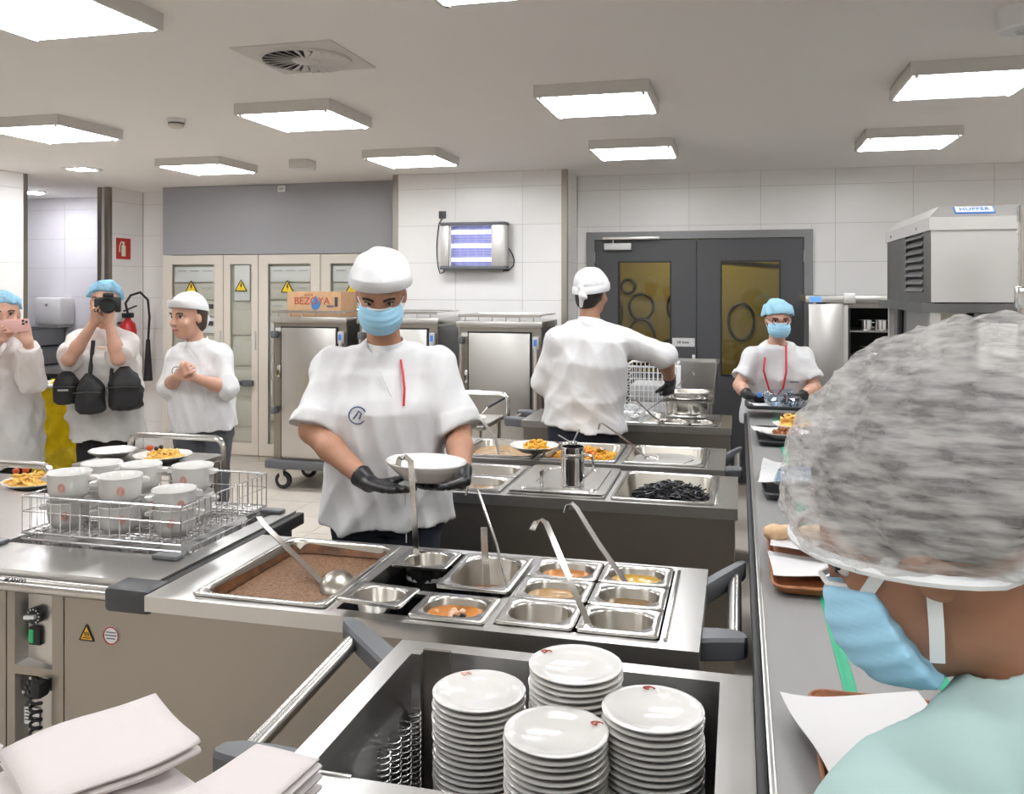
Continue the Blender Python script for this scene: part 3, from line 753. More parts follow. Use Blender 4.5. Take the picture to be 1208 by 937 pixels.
def push_handle(parent, x, out, y0, y1, z, m='grey_plastic', th=.055, dy=0.0, dz=0.0):
    handle_arm(parent, (x, y0), out, z, th, m); handle_arm(parent, (x, y1), out, z, th, m, dy=dy, dz=dz)
    MB().cyl((x + out * .72, y0 + .02, z - th * .5), (x + out * .72, y1 - .02 + dy * .72, z - th * .5 + dz * .72), .019, n=16).build('handle_bar', 'steel_pan', parent)
def bain_marie(label, x0, x1, y0, y1, wells, ztop=0.87, group='mobile food counters'):
    c = thing('food_counter', label, 'food counter', ((x0 + x1) / 2, (y0 + y1) / 2, 0), group)
    wy0 = min(q[2] for q in wells); wy1 = max(q[3] for q in wells); zl = ztop - .042
    m = MB().box(x0, x1, y0, wy0, zl, ztop).box(x0, x1, wy1, y1, zl, ztop)
    xs = [x0] + [e for q in wells for e in (q[0], q[1])] + [x1]
    for i in range(0, len(xs), 2): m.box(xs[i], xs[i + 1], wy0, wy1, zl, ztop)
    m.build('worktop', 'steel_top', c)
    fx0, fx1 = wells[0][0] - .018, wells[-1][1] + .018           # raised inset frame round the wells
    for r in ((fx0, wy0 + .004, fx0 + .01, wy1 - .004), (fx1 - .01, wy0 + .004, fx1, wy1 - .004)): B('inset_strip', 'steel_pan', c, r[0], r[2], r[1], r[3], ztop, ztop + .006, bevel=.002)
    i = .012
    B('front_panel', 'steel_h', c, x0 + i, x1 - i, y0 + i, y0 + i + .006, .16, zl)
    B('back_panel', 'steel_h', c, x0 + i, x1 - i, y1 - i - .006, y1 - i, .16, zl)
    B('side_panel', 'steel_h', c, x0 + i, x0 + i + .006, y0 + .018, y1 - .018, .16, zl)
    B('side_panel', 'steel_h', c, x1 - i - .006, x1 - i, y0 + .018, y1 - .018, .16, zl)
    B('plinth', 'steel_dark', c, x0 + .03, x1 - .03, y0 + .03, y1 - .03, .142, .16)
    B('shelf', 'steel_h', c, x0 + .02, x1 - .02, y0 + .02, y1 - .02, .40, .41)
    for q in wells:
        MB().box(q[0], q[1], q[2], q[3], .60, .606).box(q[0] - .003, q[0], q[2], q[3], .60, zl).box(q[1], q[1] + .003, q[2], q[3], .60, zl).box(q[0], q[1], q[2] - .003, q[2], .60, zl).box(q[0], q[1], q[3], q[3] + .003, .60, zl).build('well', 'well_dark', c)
    for x in (x0 + .12, x1 - .12):
        for y in (y0 + .1, y1 - .1): caster(c, x, y)
    return c
def gn_pan(label, cx, cy, w, d, depth, z=0.872, name='food_pan', m='steel_pan', rot=None, group='steel food pans'):
    """gastronorm pan with rolled flange, rounded corners; z = underside of flange"""
    r = min(w, d) * .34; t = 0.0012; iw, idd = w - .044, d - .040
    if min(w, d) > .3: r = .055; iw, idd = w - .036, d - .036
    zb = z - depth
    o = thing(name, label, 'food pan', (cx, cy, z), group)
    R = [rr(cx, cy, iw - .03, idd - .03, r * .8, zb), rr(cx, cy, iw - .012, idd - .012, r * .95, zb + .015), rr(cx, cy, iw + .002, idd + .002, r, z), rr(cx, cy, w, d, .012, z), rr(cx, cy, w, d, .012, z + .007),
         rr(cx, cy, w - .006, d - .006, .012, z + .009), rr(cx, cy, iw + .006, idd + .006, r, z + .007), rr(cx, cy, iw, idd, r, z + .002), rr(cx, cy, iw - .014, idd - .014, r * .95, zb + .017), rr(cx, cy, iw - .034, idd - .034, r * .8, zb + .003)]
    pb = MB().loft(R).build('pan_body', m, o, smooth=50)
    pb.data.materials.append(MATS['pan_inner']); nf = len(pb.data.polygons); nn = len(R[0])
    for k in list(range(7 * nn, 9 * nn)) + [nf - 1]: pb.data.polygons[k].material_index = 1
    if rot: o.rotation_euler = rot
    return o
def filling(label, cx, cy, w, d, z, m, amp=0.003, rad=None, name='food', seed=0, dome=0.0):
    rnd = random.Random(seed); rad = rad or min(w, d) * .42; rings = []; n = 10
    for i in range(n + 1):
        f = 1 - i / n * .97
        pts = rr(cx, cy, w * f, d * f, rad * f, z, n=7)
        rings.append([(p[0], p[1], p[2] + dome * (1 - f * f) + (rnd.uniform(-amp, amp) if i else 0)) for p in pts])
    low = [(p[0], p[1], z - .012) for p in rings[0]]
    o = MB().loft([low] + rings).build(name, m, None, smooth=80)
    return tag(o, label, 'food', kind='stuff')
# ---- counter 1 (nearest)
W1 = [(-1.445, -1.065, 2.135, 2.67), (-1.03, -0.625, 2.135, 2.67), (-0.60, -0.185, 2.135, 2.67)]
c1 = bain_marie('long steel food counter with brown stew and small soup pans', -1.58, -0.09, 2.09, 2.71, W1)
push_handle(c1, -0.095, .115, 2.235, 2.62, .86, dy=.16, dz=.02)
B('drip_rail', 'steel_h', c1, -1.57, -.10, 2.093, 2.101, .235, .255)
# stew pan
gn_pan('large rectangular pan half full of brown stew', -1.255, 2.40, .395, .55, .15)
filling('brown minced stew in the large rectangular pan', -1.255, 2.40, .345, .50, .838, 'stew', .0012, .05, 'stew', 2)
o = MB().loft([rr(-1.255, 2.40, .349, .504, .053, .838, 6), [(p[0], p[1], p[2] + .007 * math.sin(i * 1.9) + .004 * math.sin(i * 4.7)) for i, p in enumerate(rr(-1.255, 2.40, .354, .509, .054, .862, 6))], rr(-1.255, 2.40, .334, .489, .052, .842, 6)], False, False).build('stew_crust', 'stew_crust', None)
tag(o, 'dried brown crust of stew along the large pan wall', 'food', kind='stuff')
# well 2: two columns
gn_pan('shallow small pan beside the stew pan with an upright ladle', -0.932, 2.573, .176, .17, .10)
filling('clear liquid in the shallow small pan with the upright ladle', -0.932, 2.573, .125, .122, .835, 'light_grey', .0006, None, 'liquid', 3)
gn_pan('small pan perched tilted on the counter rim by the stew', -0.93, 2.19, .176, .165, .065, z=.893, rot=(math.radians(-3), math.radians(2), 0))
gn_pan('deep square pan with thick sauce and two spoons', -0.718, 2.49, .215, .31, .15, z=.876)
filling('reddish sauce on the floor of the deep square pan', -0.718, 2.49, .155, .254, .80, 'meat', .002, None, 'sauce', 4)
gn_pan('small pan of orange seafood soup in front of the deep square pan', -0.722, 2.205, .205, .176, .10)
filling('orange soup with seafood pieces in small pan', -0.722, 2.205, .156, .131, .858, 'soup_orange', .0025, None, 'soup', 5)
for i in range(9):
    a = random.uniform(-.01, .055); b = random.uniform(-.045, .02); x, y = -.722 + a, 2.205 + b
    o = MB().lathe([(0, -.006), (.008, -.003), (.009, .003), (.004, .008), (0, .009)], 8, (0, 0, 0), Matrix.Rotation(random.uniform(0, 2), 4, 'X')).build('seafood_morsel', 'seafood' if i % 3 else 'black', None)
    o.location = (x, y, .863); tag(o, 'small seafood morsel floating in the orange soup' if i % 3 else 'tiny black mussel piece floating in the orange soup', 'food', 'seafood pieces in the soup')
B('cover_strip', 'steel_top', c1, -1.03, -.625, 2.297, 2.325, .858, .868)
# well 3: six sixth-size pans
six = {}
names = {(0, 2): ('small pan of orange soup at the back of the six', 'soup_orange', .857), (0, 1): ('small pan of beige sauce with brown crust, middle of the six', 'soup_beige', .858), (0, 0): ('small nearly empty pan beside the orange seafood soup', 'broth_brown', .80),
         (1, 2): ('small pan of yellow soup holding a long hooked ladle', 'soup_yellow', .858), (1, 1): ('small pan of thin broth between the yellow soup and an empty pan', 'broth_brown', .848), (1, 0): ('small empty pan with a ladle resting at its corner', None, 0)}
for i in range(2):
    for j in range(3):
        cx, cy = -.497 + i * .207, 2.222 + j * .179
        lab, mt, fz = names[(i, j)]
        gn_pan(lab, cx, cy, .202, .174, .11)
        if mt: filling({(0, 2): 'orange soup in a small pan behind the beige sauce', (0, 1): 'beige sauce in a small pan between two others', (0, 0): 'thin brown remains at the bottom of a small pan', (1, 2): 'yellow soup in a small pan with a hooked ladle', (1, 1): 'thin brown broth in a small pan'}[(i, j)], cx, cy, .153, .129, fz, mt, .0012, None, 'soup', 10 + i + 3 * j)
# ---- ladles
def flat_ladle(label, pts, side, wd=.016, th=.0022, bowl=None, br=.04, name='ladle', m='steel_pan', cat='ladle', grp='ladles'):
    o = thing(name, label, cat, pts[-1], grp)
    MB().strip(pts, side, wd, th).build('handle', m, o)
    if bowl is not None:
        c, M = bowl
        prof = [(br * math.sin(a), -br * .62 * math.cos(a)) for a in [i * PI / 16 for i in range(9)]]
        prof += [((br - .002) * math.sin(a), -(br - .003) * .62 * math.cos(a)) for a in [i * PI / 16 for i in range(8, -1, -1)]]
        MB().lathe(prof, 24, (0, 0, 0), Matrix.Translation(c) @ M.to_4x4()).build('bowl', m, o)
    return o
TX = lambda a: Matrix.Rotation(math.radians(a), 3, 'X')
TY = lambda a: Matrix.Rotation(math.radians(a), 3, 'Y')
flat_ladle('big serving ladle lying in the brown stew', [(-1.53, 2.60, .962), (-1.50, 2.575, .948), (-1.22, 2.395, .858), (-1.165, 2.36, .838)], (.5, .8, 0), .02, .003, (Vector((-1.125, 2.352, .845)), TX(35) @ TY(-155)), .055, m='pan_inner')
flat_ladle('upright ladle with hooked end in the shallow small pan', [(-.985, 2.46, 1.185), (-.98, 2.46, 1.207), (-.962, 2.46, 1.213), (-.945, 2.462, 1.20), (-.952, 2.52, .95), (-.955, 2.55, .84)], (1, 0, 0), .018, .003, (Vector((-.93, 2.585, .825)), TX(0)), .032)
flat_ladle('short flat spoon standing in the deep square pan', [(-.718, 2.46, 1.02), (-.716, 2.462, .95), (-.708, 2.47, .80)], (1, 0, 0), .02, .003, (Vector((-.735, 2.495, .775)), TX(60)), .03, 'serving_spoon', cat='spoon')
flat_ladle('thin wire ladle leaning out of the deep square pan', [(-.785, 2.50, 1.10), (-.78, 2.50, 1.125), (-.765, 2.498, 1.132), (-.748, 2.495, 1.12), (-.67, 2.42, .99), (-.625, 2.37, .885), (-.64, 2.40, .81)], (.3, 1, 0), .007, .004, (Vector((-.655, 2.41, .80)), TX(20)), .03)
flat_ladle('hooked ladle leaning over the nearly empty small pan', [(-.535, 2.29, 1.07), (-.525, 2.292, 1.09), (-.51, 2.292, 1.10), (-.496, 2.288, 1.092), (-.43, 2.23, .985), (-.362, 2.175, .875), (-.345, 2.17, .80)], (.7, .6, 0), .017, .003, (Vector((-.30, 2.20, .80)), TX(10)), .03)
flat_ladle('long hooked ladle standing in the yellow soup', [(-.505, 2.60, 1.04), (-.50, 2.605, 1.062), (-.487, 2.605, 1.07), (-.472, 2.60, 1.058), (-.40, 2.56, .97), (-.318, 2.52, .88), (-.295, 2.54, .835)], (.5, .85, .1), .018, .003, (Vector((-.275, 2.565, .825)), TX(10)), .03)
# ---- counter 2
W2 = [(-1.385, -.955, 3.505, 4.02), (-.925, -.52, 3.505, 4.02), (-.495, -.10, 3.505, 4.02)]
c2 = bain_marie('steel food counter with lidded pan and black pasta', -1.5, -0.005, 3.465, 4.06, W2)
gn_pan('large pan of black squid-ink pasta', -.297, 3.762, .40, .53, .10)
gn_pan('empty half pan with brown remains beside the lidded pan, front one', -1.155, 3.63, .40, .255, .10)
filling('brown remains in front half pan by the lidded pan', -1.155, 3.63, .345, .205, .845, 'broth_brown', .002, None, 'gravy', 31)
gn_pan('empty half pan behind another half pan by the lidded pan', -1.155, 3.893, .40, .255, .10)
gn_pan('steel pan closed by a shiny lid under the jug', -.722, 3.762, .40, .53, .10)
t = thing('pan_lid', 'shiny flat steel lid with knob carrying the jug', 'pan lid', (-.722, 3.762, .882))
MB().loft([rr(-.722, 3.762, .40, .53, .02, .882), rr(-.722, 3.762, .40, .53, .02, .887), rr(-.722, 3.762, .33, .46, .04, .889), rr(-.722, 3.762, .325, .455, .04, .895), rr(-.722, 3.762, .22, .35, .04, .897), rr(-.722, 3.762, .216, .346, .04, .894), rr(-.722, 3.762, .01, .02, .004, .894)]).build('sheet', 'steel_pan', t)
MB().lathe([(0, 0), (.010, 0), (.008, .03), (.012, .045), (.010, .06), (0, .062)], 14, (-.80, 3.60, .895)).build('knob', 'chrome', t)
t = thing('jug', 'shiny cylindrical steel jug standing on the pan lid', 'jug', (-.668, 3.62, .897))
MB().lathe([(0, 0), (.045, 0), (.048, .004), (.048, .155), (.05, .16), (.046, .16), (.044, .01), (0, .01)], 32, (-.668, 3.60, .897)).build('vessel', 'chrome', t)
MB().lathe([(.0485, .115), (.0505, .12), (.0505, .13), (.0485, .135)], 32, (-.668, 3.60, .897)).build('band', 'steel_pan', t)
MB().tube([(-.62, 3.60, 1.03), (-.585, 3.60, 1.02), (-.58, 3.60, .97), (-.62, 3.60, .93)], .006, 8).build('handle', 'chrome', t)
MB().lathe([(0, .16), (.02, .17), (.02, .18), (0, .182)], 16, (-.668, 3.60, .897)).cyl((-.668, 3.60, 1.07), (-.64, 3.60, 1.13), .004, n=8).build('lid', 'chrome', t)
def strands(label, cx, cy, w, d, z, m, n, r, ln, name, hgt=.05, seed=3, cat='food'):
    rnd = random.Random(seed); mb = MB()
    for i in range(n):
        x, y = cx + rnd.gauss(0, .25) * w, cy + rnd.gauss(0, .24) * d
        x = min(max(x, cx - w / 2), cx + w / 2); y = min(max(y, cy - d / 2), cy + d / 2)
        q = max(0, 1 - ((x - cx) / (w * .52)) ** 2 - ((y - cy) / (d * .52)) ** 2)
        zz = z + hgt * q * rnd.uniform(.35, 1); a = rnd.uniform(0, 2 * PI); cv = rnd.uniform(-3, 3); pts = []; px, py = x, y
        for k in range(5):
            pts.append((px, py, zz + .006 * math.sin(k * 1.3 + i))); px += math.cos(a) * ln / 4; py += math.sin(a) * ln / 4; a += cv * .25
            px = min(max(px, cx - w / 2), cx + w / 2); py = min(max(py, cy - d / 2), cy + d / 2)
        if (Vector(pts[0]) - Vector(pts[-1])).length < .004 or any((Vector(pts[k]) - Vector(pts[k + 1])).length < 1e-4 for k in range(4)): continue
        mb.tube(pts, r, 5)
    mb.loft([rr(cx, cy, w, d, min(w, d) * .3, z - .008), rr(cx, cy, w, d, min(w, d) * .3, z + .004), rr(cx, cy, w * .5, d * .5, min(w, d) * .15, z + hgt * .4)])
    return tag(mb.build(name, m, None, smooth=60), label, cat, kind='stuff')
strands('heap of glossy black squid-ink pasta in large pan', -.28, 3.71, .31, .36, .815, 'black_pasta', 800, .0032, .075, 'black_pasta', .085)
# ---- counter 3
W3 = [(-1.385, -.985, 4.225, 4.70), (-.955, -.575, 4.225, 4.70), (-.55, -.16, 4.225, 4.70)]
c3 = bain_marie('steel food counter carrying yellow rice and an oval steel pan', -1.5, -0.065, 4.185, 4.745, W3)
push_handle(c3, -.07, .085, 4.30, 4.64, .86, dy=.12, dz=.02)
gn_pan('large pan of yellow rice with a serving spoon', -.765, 4.463, .375, .475, .065)
strands('yellow rice with peppers heaped in large pan', -.765, 4.45, .31, .40, .845, 'paella', 520, .0055, .022, 'yellow_rice', .05, 8)
for i in range(10):
    o = MB().strip([(-.765 + random.uniform(-.11, .11), 4.40 + random.uniform(-.1, .1), .866)] * 1 + [(0, 0, 0)], (0, 0, 1), .01, .004) if False else None
    x, y = -.765 + random.uniform(-.11, .11), 4.42 + random.uniform(-.11, .1); a = random.uniform(0, 3)
    o = MB().strip([(x, y, .885), (x + .012 * math.cos(a), y + .012 * math.sin(a), .891), (x + .024 * math.cos(a), y + .024 * math.sin(a), .885)], (-math.sin(a), math.cos(a), 0), .01, .004).build('pepper_strip', 'pepper_red', None)
    tag(o, 'thin red pepper strip on the yellow rice', 'food', 'pepper strips on the rice')
gn_pan('large empty pan with wet bottom holding a slotted spoon', -.353, 4.463, .385, .475, .065)
filling('shallow water on the bottom of the empty large pan', -.353, 4.463, .34, .43, .845, 'steel_matte', .0004, None, 'water', 41)
gn_pan('large pan with gold-brown sauce stains under the white pasta bowl', -1.187, 4.463, .39, .475, .065)
filling('thin golden sauce on the floor of the stained large pan', -1.187, 4.463, .34, .43, .848, 'soup_beige', .001, None, 'sauce', 42)
flat_ladle('hooked ladle leaning from the rice counter towards the moving cook', [(-1.37, 4.44, 1.05), (-1.36, 4.45, 1.06), (-1.345, 4.45, 1.055), (-1.23, 4.43, .93), (-1.21, 4.43, .845)], (.3, .9, 0), .022, .003, (Vector((-1.19, 4.46, .85)), TX(10)), .032)
flat_ladle('hooked ladle resting across the wet empty pan', [(-.72, 4.62, .965), (-.712, 4.62, .995), (-.70, 4.62, 1.0), (-.685, 4.615, .99), (-.56, 4.55, .925), (-.46, 4.50, .855)], (.3, .9, 0), .02, .003, (Vector((-.43, 4.50, .85)), TX(20)), .035)
flat_ladle('thin spoon lying on the yellow rice', [(-.93, 4.60, .93), (-.85, 4.55, .90), (-.70, 4.47, .885)], (0, 1, 0), .01, .003, (Vector((-.68, 4.455, .895)), TX(0)), .022, 'serving_spoon', cat='spoon')
t = thing('slotted_spoon', 'small slotted spatula lying in the wet empty pan', 'spoon', (-.30, 4.28, .82))
MB().strip([(-.21, 4.27, .895), (-.27, 4.265, .87), (-.31, 4.26, .845)], (0, 1, 0), .012, .003).build('handle', 'steel_pan', t)
m = MB()
for i in range(5): m.strip([(-.31, 4.235 + i * .0125, .845), (-.37, 4.225 + i * .0175, .832)], (0, 1, 0), .008, .002)
m.build('blade', 'steel_pan', t)
# ---- counter 4
W4 = [(-1.22, -.86, 5.475, 5.95), (-.835, -.475, 5.475, 5.95), (-.455, -.13, 5.475, 5.95)]
c4 = bain_marie('steel food counter in front of the chef seen from behind', -1.34, -0.045, 5.435, 5.99, W4)
push_handle(c4, -1.335, -.14, 5.53, 5.86, .87)
gn_pan('empty pan behind the chef on the far counter by the handle', -1.04, 5.71, .36, .475, .065)
gn_pan('empty pan with film bag on the far counter', -.655, 5.71, .36, .475, .065)
for i, cy in enumerate((5.59,)):
    for j, cx in enumerate((-.375, -.21)):
        gn_pan('small pan in front of the stacked lidded pans, ' + ('next to the film bag' if j == 0 else 'next to the conveyor'), cx, cy, .162, .2, .10)
B('cover_strip', 'steel_top', c4, -.455, -.13, 5.70, 5.95, .862, .872)
o = gn_pan('deep square steel pan standing on the far counter', -.325, 5.82, .32, .26, .10, z=.985)
o = gn_pan('second steel pan stacked on the deep square pan', -.325, 5.82, .33, .265, .05, z=1.035)
flat_ladle('ladle leaning on the rim of the far counter beside the film bag', [(-.64, 5.55, 1.0), (-.63, 5.55, 1.01), (-.52, 5.52, .915), (-.47, 5.515, .885)], (.3, .9, 0), .02, .003, (Vector((-.455, 5.54, .895)), TX(0)), .03)
S = Solid(.006)
rs = random.Random(5)
for i in range(14): S.ell((-.70 + rs.uniform(-.09, .11), 5.60 + rs.uniform(-.06, .08), .90 + rs.uniform(-.015, .04)), (rs.uniform(.03, .07), rs.uniform(.03, .06), rs.uniform(.02, .04)), None, .02)
hold = thing('film_bag', 'crumpled clear plastic bag lying on the far counter', 'plastic bag', (-.70, 5.6, .88))
S.mesh('film', 'clear_film', hold, .008, .35, 4)
B('twist_tie', 'white_plastic', hold, -.66, -.63, 5.60, 5.61, .955, .965)

# ================================================================== CONVEYOR
cv = thing('tray_conveyor', 'long grey tray conveyor with green guide belts', 'conveyor', (.3, 3.6, 0))
CX0, CX1, CY0, CY1, CZ = .048, .56, -.6, 6.0, .90
MB().box(CX0 + .012, .205, CY0, CY1, CZ - .03, CZ).box(.232, .395, CY0, CY1, CZ - .03, CZ).box(.422, CX1 - .012, CY0, CY1, CZ - .03, CZ).build('bed', 'belt', cv)
B('guide_belt', 'belt_green', cv, .205, .232, CY0, CY1, CZ - .02, CZ + .004, bevel=.003)
B('guide_belt', 'belt_green', cv, .395, .422, CY0, CY1, CZ - .02, CZ + .004, bevel=.003)
for x in (CX0, CX1 - .012): B('edge_rail', 'steel_top', cv, x, x + .012, CY0, CY1, CZ - .03, CZ + .004, bevel=.002)
B('bumper', 'black_rubber', cv, CX0 - .018, CX0, CY0, CY1, CZ - .075, CZ - .012, bevel=.006)
B('side_skirt', 'steel_dark', cv, CX0, CX0 + .01, CY0, CY1, CZ - .20, CZ - .03); B('side_skirt', 'steel_dark', cv, CX1 - .01, CX1, CY0, CY1, CZ - .20, CZ - .03)
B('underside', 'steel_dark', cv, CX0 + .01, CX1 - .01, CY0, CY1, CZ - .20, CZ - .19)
for y in (-.4, 1.2, 2.8, 4.4, 5.8):
    MB().box(CX0 + .05, CX0 + .09, y, y + .04, 0, CZ - .2).box(CX1 - .09, CX1 - .05, y, y + .04, 0, CZ - .2).box(CX0 + .09, CX1 - .09, y + .01, y + .03, .2, .24).build('leg', 'steel', cv)
for y in (2.2, 3.3): MB().cyl((CX0 - .008, y, .78), (CX0 + .004, y, .78), .035, n=18).build('blue_socket', 'blue_label', cv)
tag(MB().tube([(.034, 2.2, .75), (.02, 2.25, .66), (.018, 2.4, .5), (.02, 2.7, .35), (.03, 2.9, .25)], .007, 6).build('machine_cable', 'black_rubber'), 'black cable hanging below the conveyor socket', 'cable')
def tray(label, cx, cy, w, d, z, m='tray_brown', rz=0):
    t = thing('serving_tray', label, 'tray', (cx, cy, z), 'trays on the conveyor')
    MB().loft([rr(cx, cy, w - .03, d - .03, .03, z), rr(cx, cy, w, d, .035, z + .018), rr(cx, cy, w, d, .035, z + .021), rr(cx, cy, w - .008, d - .008, .034, z + .021), rr(cx, cy, w - .034, d - .034, .03, z + .005)]).build('base', m, t)
    MB().tube([Vector(p) for p in rr(cx, cy, w - .004, d - .004, .034, z + .02)], .004, 6, closed=True).build('rim', m, t)
    return t
def sheet(name, label, cx, cy, z, w, d, rz, m='paper', cat='napkin', curl=.01, nu=10, nv=8, seed=1, th=.0015, grp=None):
    rnd = random.Random(seed); ph = [rnd.uniform(0, 6) for _ in range(4)]; vs = []; fs = []; N = (nu + 1) * (nv + 1)
    for s_ in (0, 1):
        for j in range(nv + 1):
            for i in range(nu + 1):
                u, v = i / nu - .5, j / nv - .5
                h = curl * (.5 + .5 * math.sin(5 * u + ph[0]) * math.sin(4 * v + ph[1]) + .9 * (abs(u) * 2) ** 4 * math.sin(ph[2] + 3 * v) ** 2)
                vs.append((w * u, d * v, h + s_ * th))
    for j in range(nv):
        for i in range(nu):
            a = j * (nu + 1) + i; q = (a, a + 1, a + nu + 2, a + nu + 1)
            fs.append(q[::-1]); fs.append(tuple(k + N for k in q))
    per = [i for i in range(nu + 1)] + [j * (nu + 1) + nu for j in range(1, nv + 1)] + [nv * (nu + 1) + i for i in range(nu - 1, -1, -1)] + [j * (nu + 1) for j in range(nv - 1, 0, -1)]
    for a, b in zip(per, per[1:] + per[:1]): fs.append((a, b, b + N, a + N))
    o = MB().faces(vs, fs).build(name, m, None, smooth=60)
    o.location = (cx, cy, z); o.rotation_euler = (0, 0, rz)
    return tag(o, label, cat, grp)
# tray 1: napkin, bread bag
tray('brown tray with paper napkins and a bread bag on the conveyor', .265, 2.68, .36, .50, CZ + .006, 'tray_brown')
sheet('paper_napkin', 'white paper napkin spread flat below the bread bag', .225, 2.60, CZ + .03, .28, .20, .05, curl=.012, seed=3)
sheet('paper_napkin', 'white folded paper napkin curling above another under the bread bag', .22, 2.70, CZ + .052, .26, .10, -.08, curl=.02, seed=5)
sheet('paper_napkin', 'white paper sheet lying behind the bread bag', .225, 2.86, CZ + .04, .26, .13, .03, curl=.014, seed=8)
t = thing('bread_bag', 'brown paper bread bag lying on the napkins', 'paper bag', (.21, 2.775, CZ + .06))
S = Solid(.005); S.cone((.10, 2.765, CZ + .082), (.34, 2.775, CZ + .086), .022, .026, .02); S.cone((.09, 2.765, CZ + .08), (.12, 2.765, CZ + .08), .022, .02, .01); S.mesh('bag', 'kraft', t, .004, .4, 3)
B('seal', 'paper', t, .085, .093, 2.745, 2.785, CZ + .07, CZ + .088)
# tray 0: nearest
tray('wood-brown tray beside the person in mint scrubs', .30, 1.60, .34, .46, CZ + .006, 'tray_brown')
sheet('paper_napkin', 'large white paper napkin hanging over the wood-brown tray', .235, 1.65, CZ + .03, .26, .30, .22, curl=.012, seed=11)
# tray 2
tray('dark tray under a white sheet midway along the conveyor', .27, 3.75, .36, .50, CZ + .006, 'dark_plastic')
sheet('paper_sheet', 'white sheet with raised corner on the dark midway tray', .24, 3.80, CZ + .035, .30, .40, -.1, curl=.03, seed=13, cat='paper')
t = thing('tray_cover', 'clear plastic cover on the dark midway tray', 'cover', (.22, 3.5, CZ + .03))
MB().lathe([(.11, 0), (.11, .01), (.095, .05), (.06, .065), (0, .07), (0, .067), (.058, .062), (.092, .048), (.105, 0)], 32, (.24, 3.58, CZ + .055)).build('dome', 'pet', t)
MB().lathe([(0, .07), (.012, .07), (.014, .085), (0, .088)], 16, (.24, 3.58, CZ + .055)).build('knob', 'pet', t)
# tray 3: plates of food
tray('dark tray with plates of fries and meat at the conveyor end', .29, 4.95, .40, .53, CZ + .006, 'dark_plastic')
def soup_plate(name, label, cx, cy, z, r=.125, group='white plates', rim=True, parent=None, tilt=None):
    """rimmed plate"""
    o = MB().lathe([(0, 0), (r * .55, 0), (r * .6, .004), (r * .78, .016), (r * .98, .030), (r, .033), (r * .99, .035), (r * .97, .034), (r * .76, .021), (r * .58, .008), (0, .006)], 40).build(name, 'porcelain', None, smooth=50)
    o.location = (cx, cy, z)
    if tilt: o.rotation_euler = tilt
    return tag(o, label, 'plate', group)
soup_plate('dinner_plate', 'white plate with browned meat on the dark end tray', .235, 4.82, CZ + .028, .125)
strands('browned meat pieces on the white conveyor plate', .235, 4.82, .12, .12, CZ + .048, 'meat', 60, .007, .03, 'meat', .03, 21)
soup_plate('dinner_plate', 'white plate heaped with french fries on the dark end tray', .30, 5.10, CZ + .028, .125)
strands('heap of golden french fries on a white plate', .30, 5.10, .15, .15, CZ + .05, 'fries', 90, .0055, .06, 'french_fries', .06, 22)
sheet('paper_napkin', 'white paper napkin under the rim of the meat plate', .16, 4.98, CZ + .032, .16, .2, .2, curl=.012, seed=17)

# ================================================================== PLATE DISPENSER (foreground)
pd = thing('plate_dispenser', 'open-topped steel plate dispenser trolley holding plate stacks', 'plate dispenser', (-.39, 1.65, 0))
X0, X1, Y0, Y1, ZT = -.785, .028, 1.30, 1.99, .87
ox0, ox1, oy0, oy1 = -.735, -.04, 1.408, 1.945
MB().box(X0, X1, Y0, oy0, ZT - .03, ZT).box(X0, X1, oy1, Y1, ZT - .03, ZT).box(X0, ox0, oy0, oy1, ZT - .03, ZT).box(ox1, X1, oy0, oy1, ZT - .03, ZT).build('top_rim', 'steel_top', pd)
MB().box(ox0 - .006, ox0, oy0, oy1, ZT - .20, ZT - .03).build('inner_wall', 'steel', pd)
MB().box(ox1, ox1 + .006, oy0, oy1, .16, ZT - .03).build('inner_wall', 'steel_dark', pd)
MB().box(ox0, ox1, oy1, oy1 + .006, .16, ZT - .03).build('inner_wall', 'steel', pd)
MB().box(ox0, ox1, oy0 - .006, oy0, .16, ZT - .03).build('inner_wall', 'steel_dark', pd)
B('corner_post', 'steel', pd, ox0 - .004, ox0 + .022, oy1 - .025, oy1 + .004, .16, ZT - .001)
MB().box(ox0 + .022, ox0 + .088, oy1 - .008, oy1 + .002, .16, ZT + .004).build('corner_plate', 'steel_h', pd)
MB().box(ox0, ox0 + .085, oy0 - .004, oy0 + .004, ZT - .018, ZT + .003, bevel=.001).build('front_tab', 'steel', pd)
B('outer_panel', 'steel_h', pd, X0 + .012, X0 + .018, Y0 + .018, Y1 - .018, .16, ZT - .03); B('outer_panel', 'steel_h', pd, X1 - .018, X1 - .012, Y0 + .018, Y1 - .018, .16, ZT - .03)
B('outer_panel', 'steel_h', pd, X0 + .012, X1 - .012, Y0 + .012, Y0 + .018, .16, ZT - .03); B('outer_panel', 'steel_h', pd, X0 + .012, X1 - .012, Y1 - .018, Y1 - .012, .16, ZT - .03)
B('base', 'steel_dark', pd, X0 + .02, X1 - .02, Y0 + .02, Y1 - .02, .142, .16)
for x in (X0 + .1, X1 - .1):
    for y in (Y0 + .1, Y1 - .1): caster(pd, x, y)
for i, (x, y) in enumerate(((-.712, 1.70), (-.712, 1.76), (-.712, 1.82), (-.712, 1.88))):
    MB().tube([(x + .014 * math.cos(q * .7), y + .014 * math.sin(q * .7), .30 + q * .0014) for q in range(330)], .0016, 4).build('coil_spring', 'wire', pd)
push_handle(pd, X0 - .002, -.17, 1.47, 1.93, .85, m='grey_plastic', th=.045, dy=.10, dz=.04)
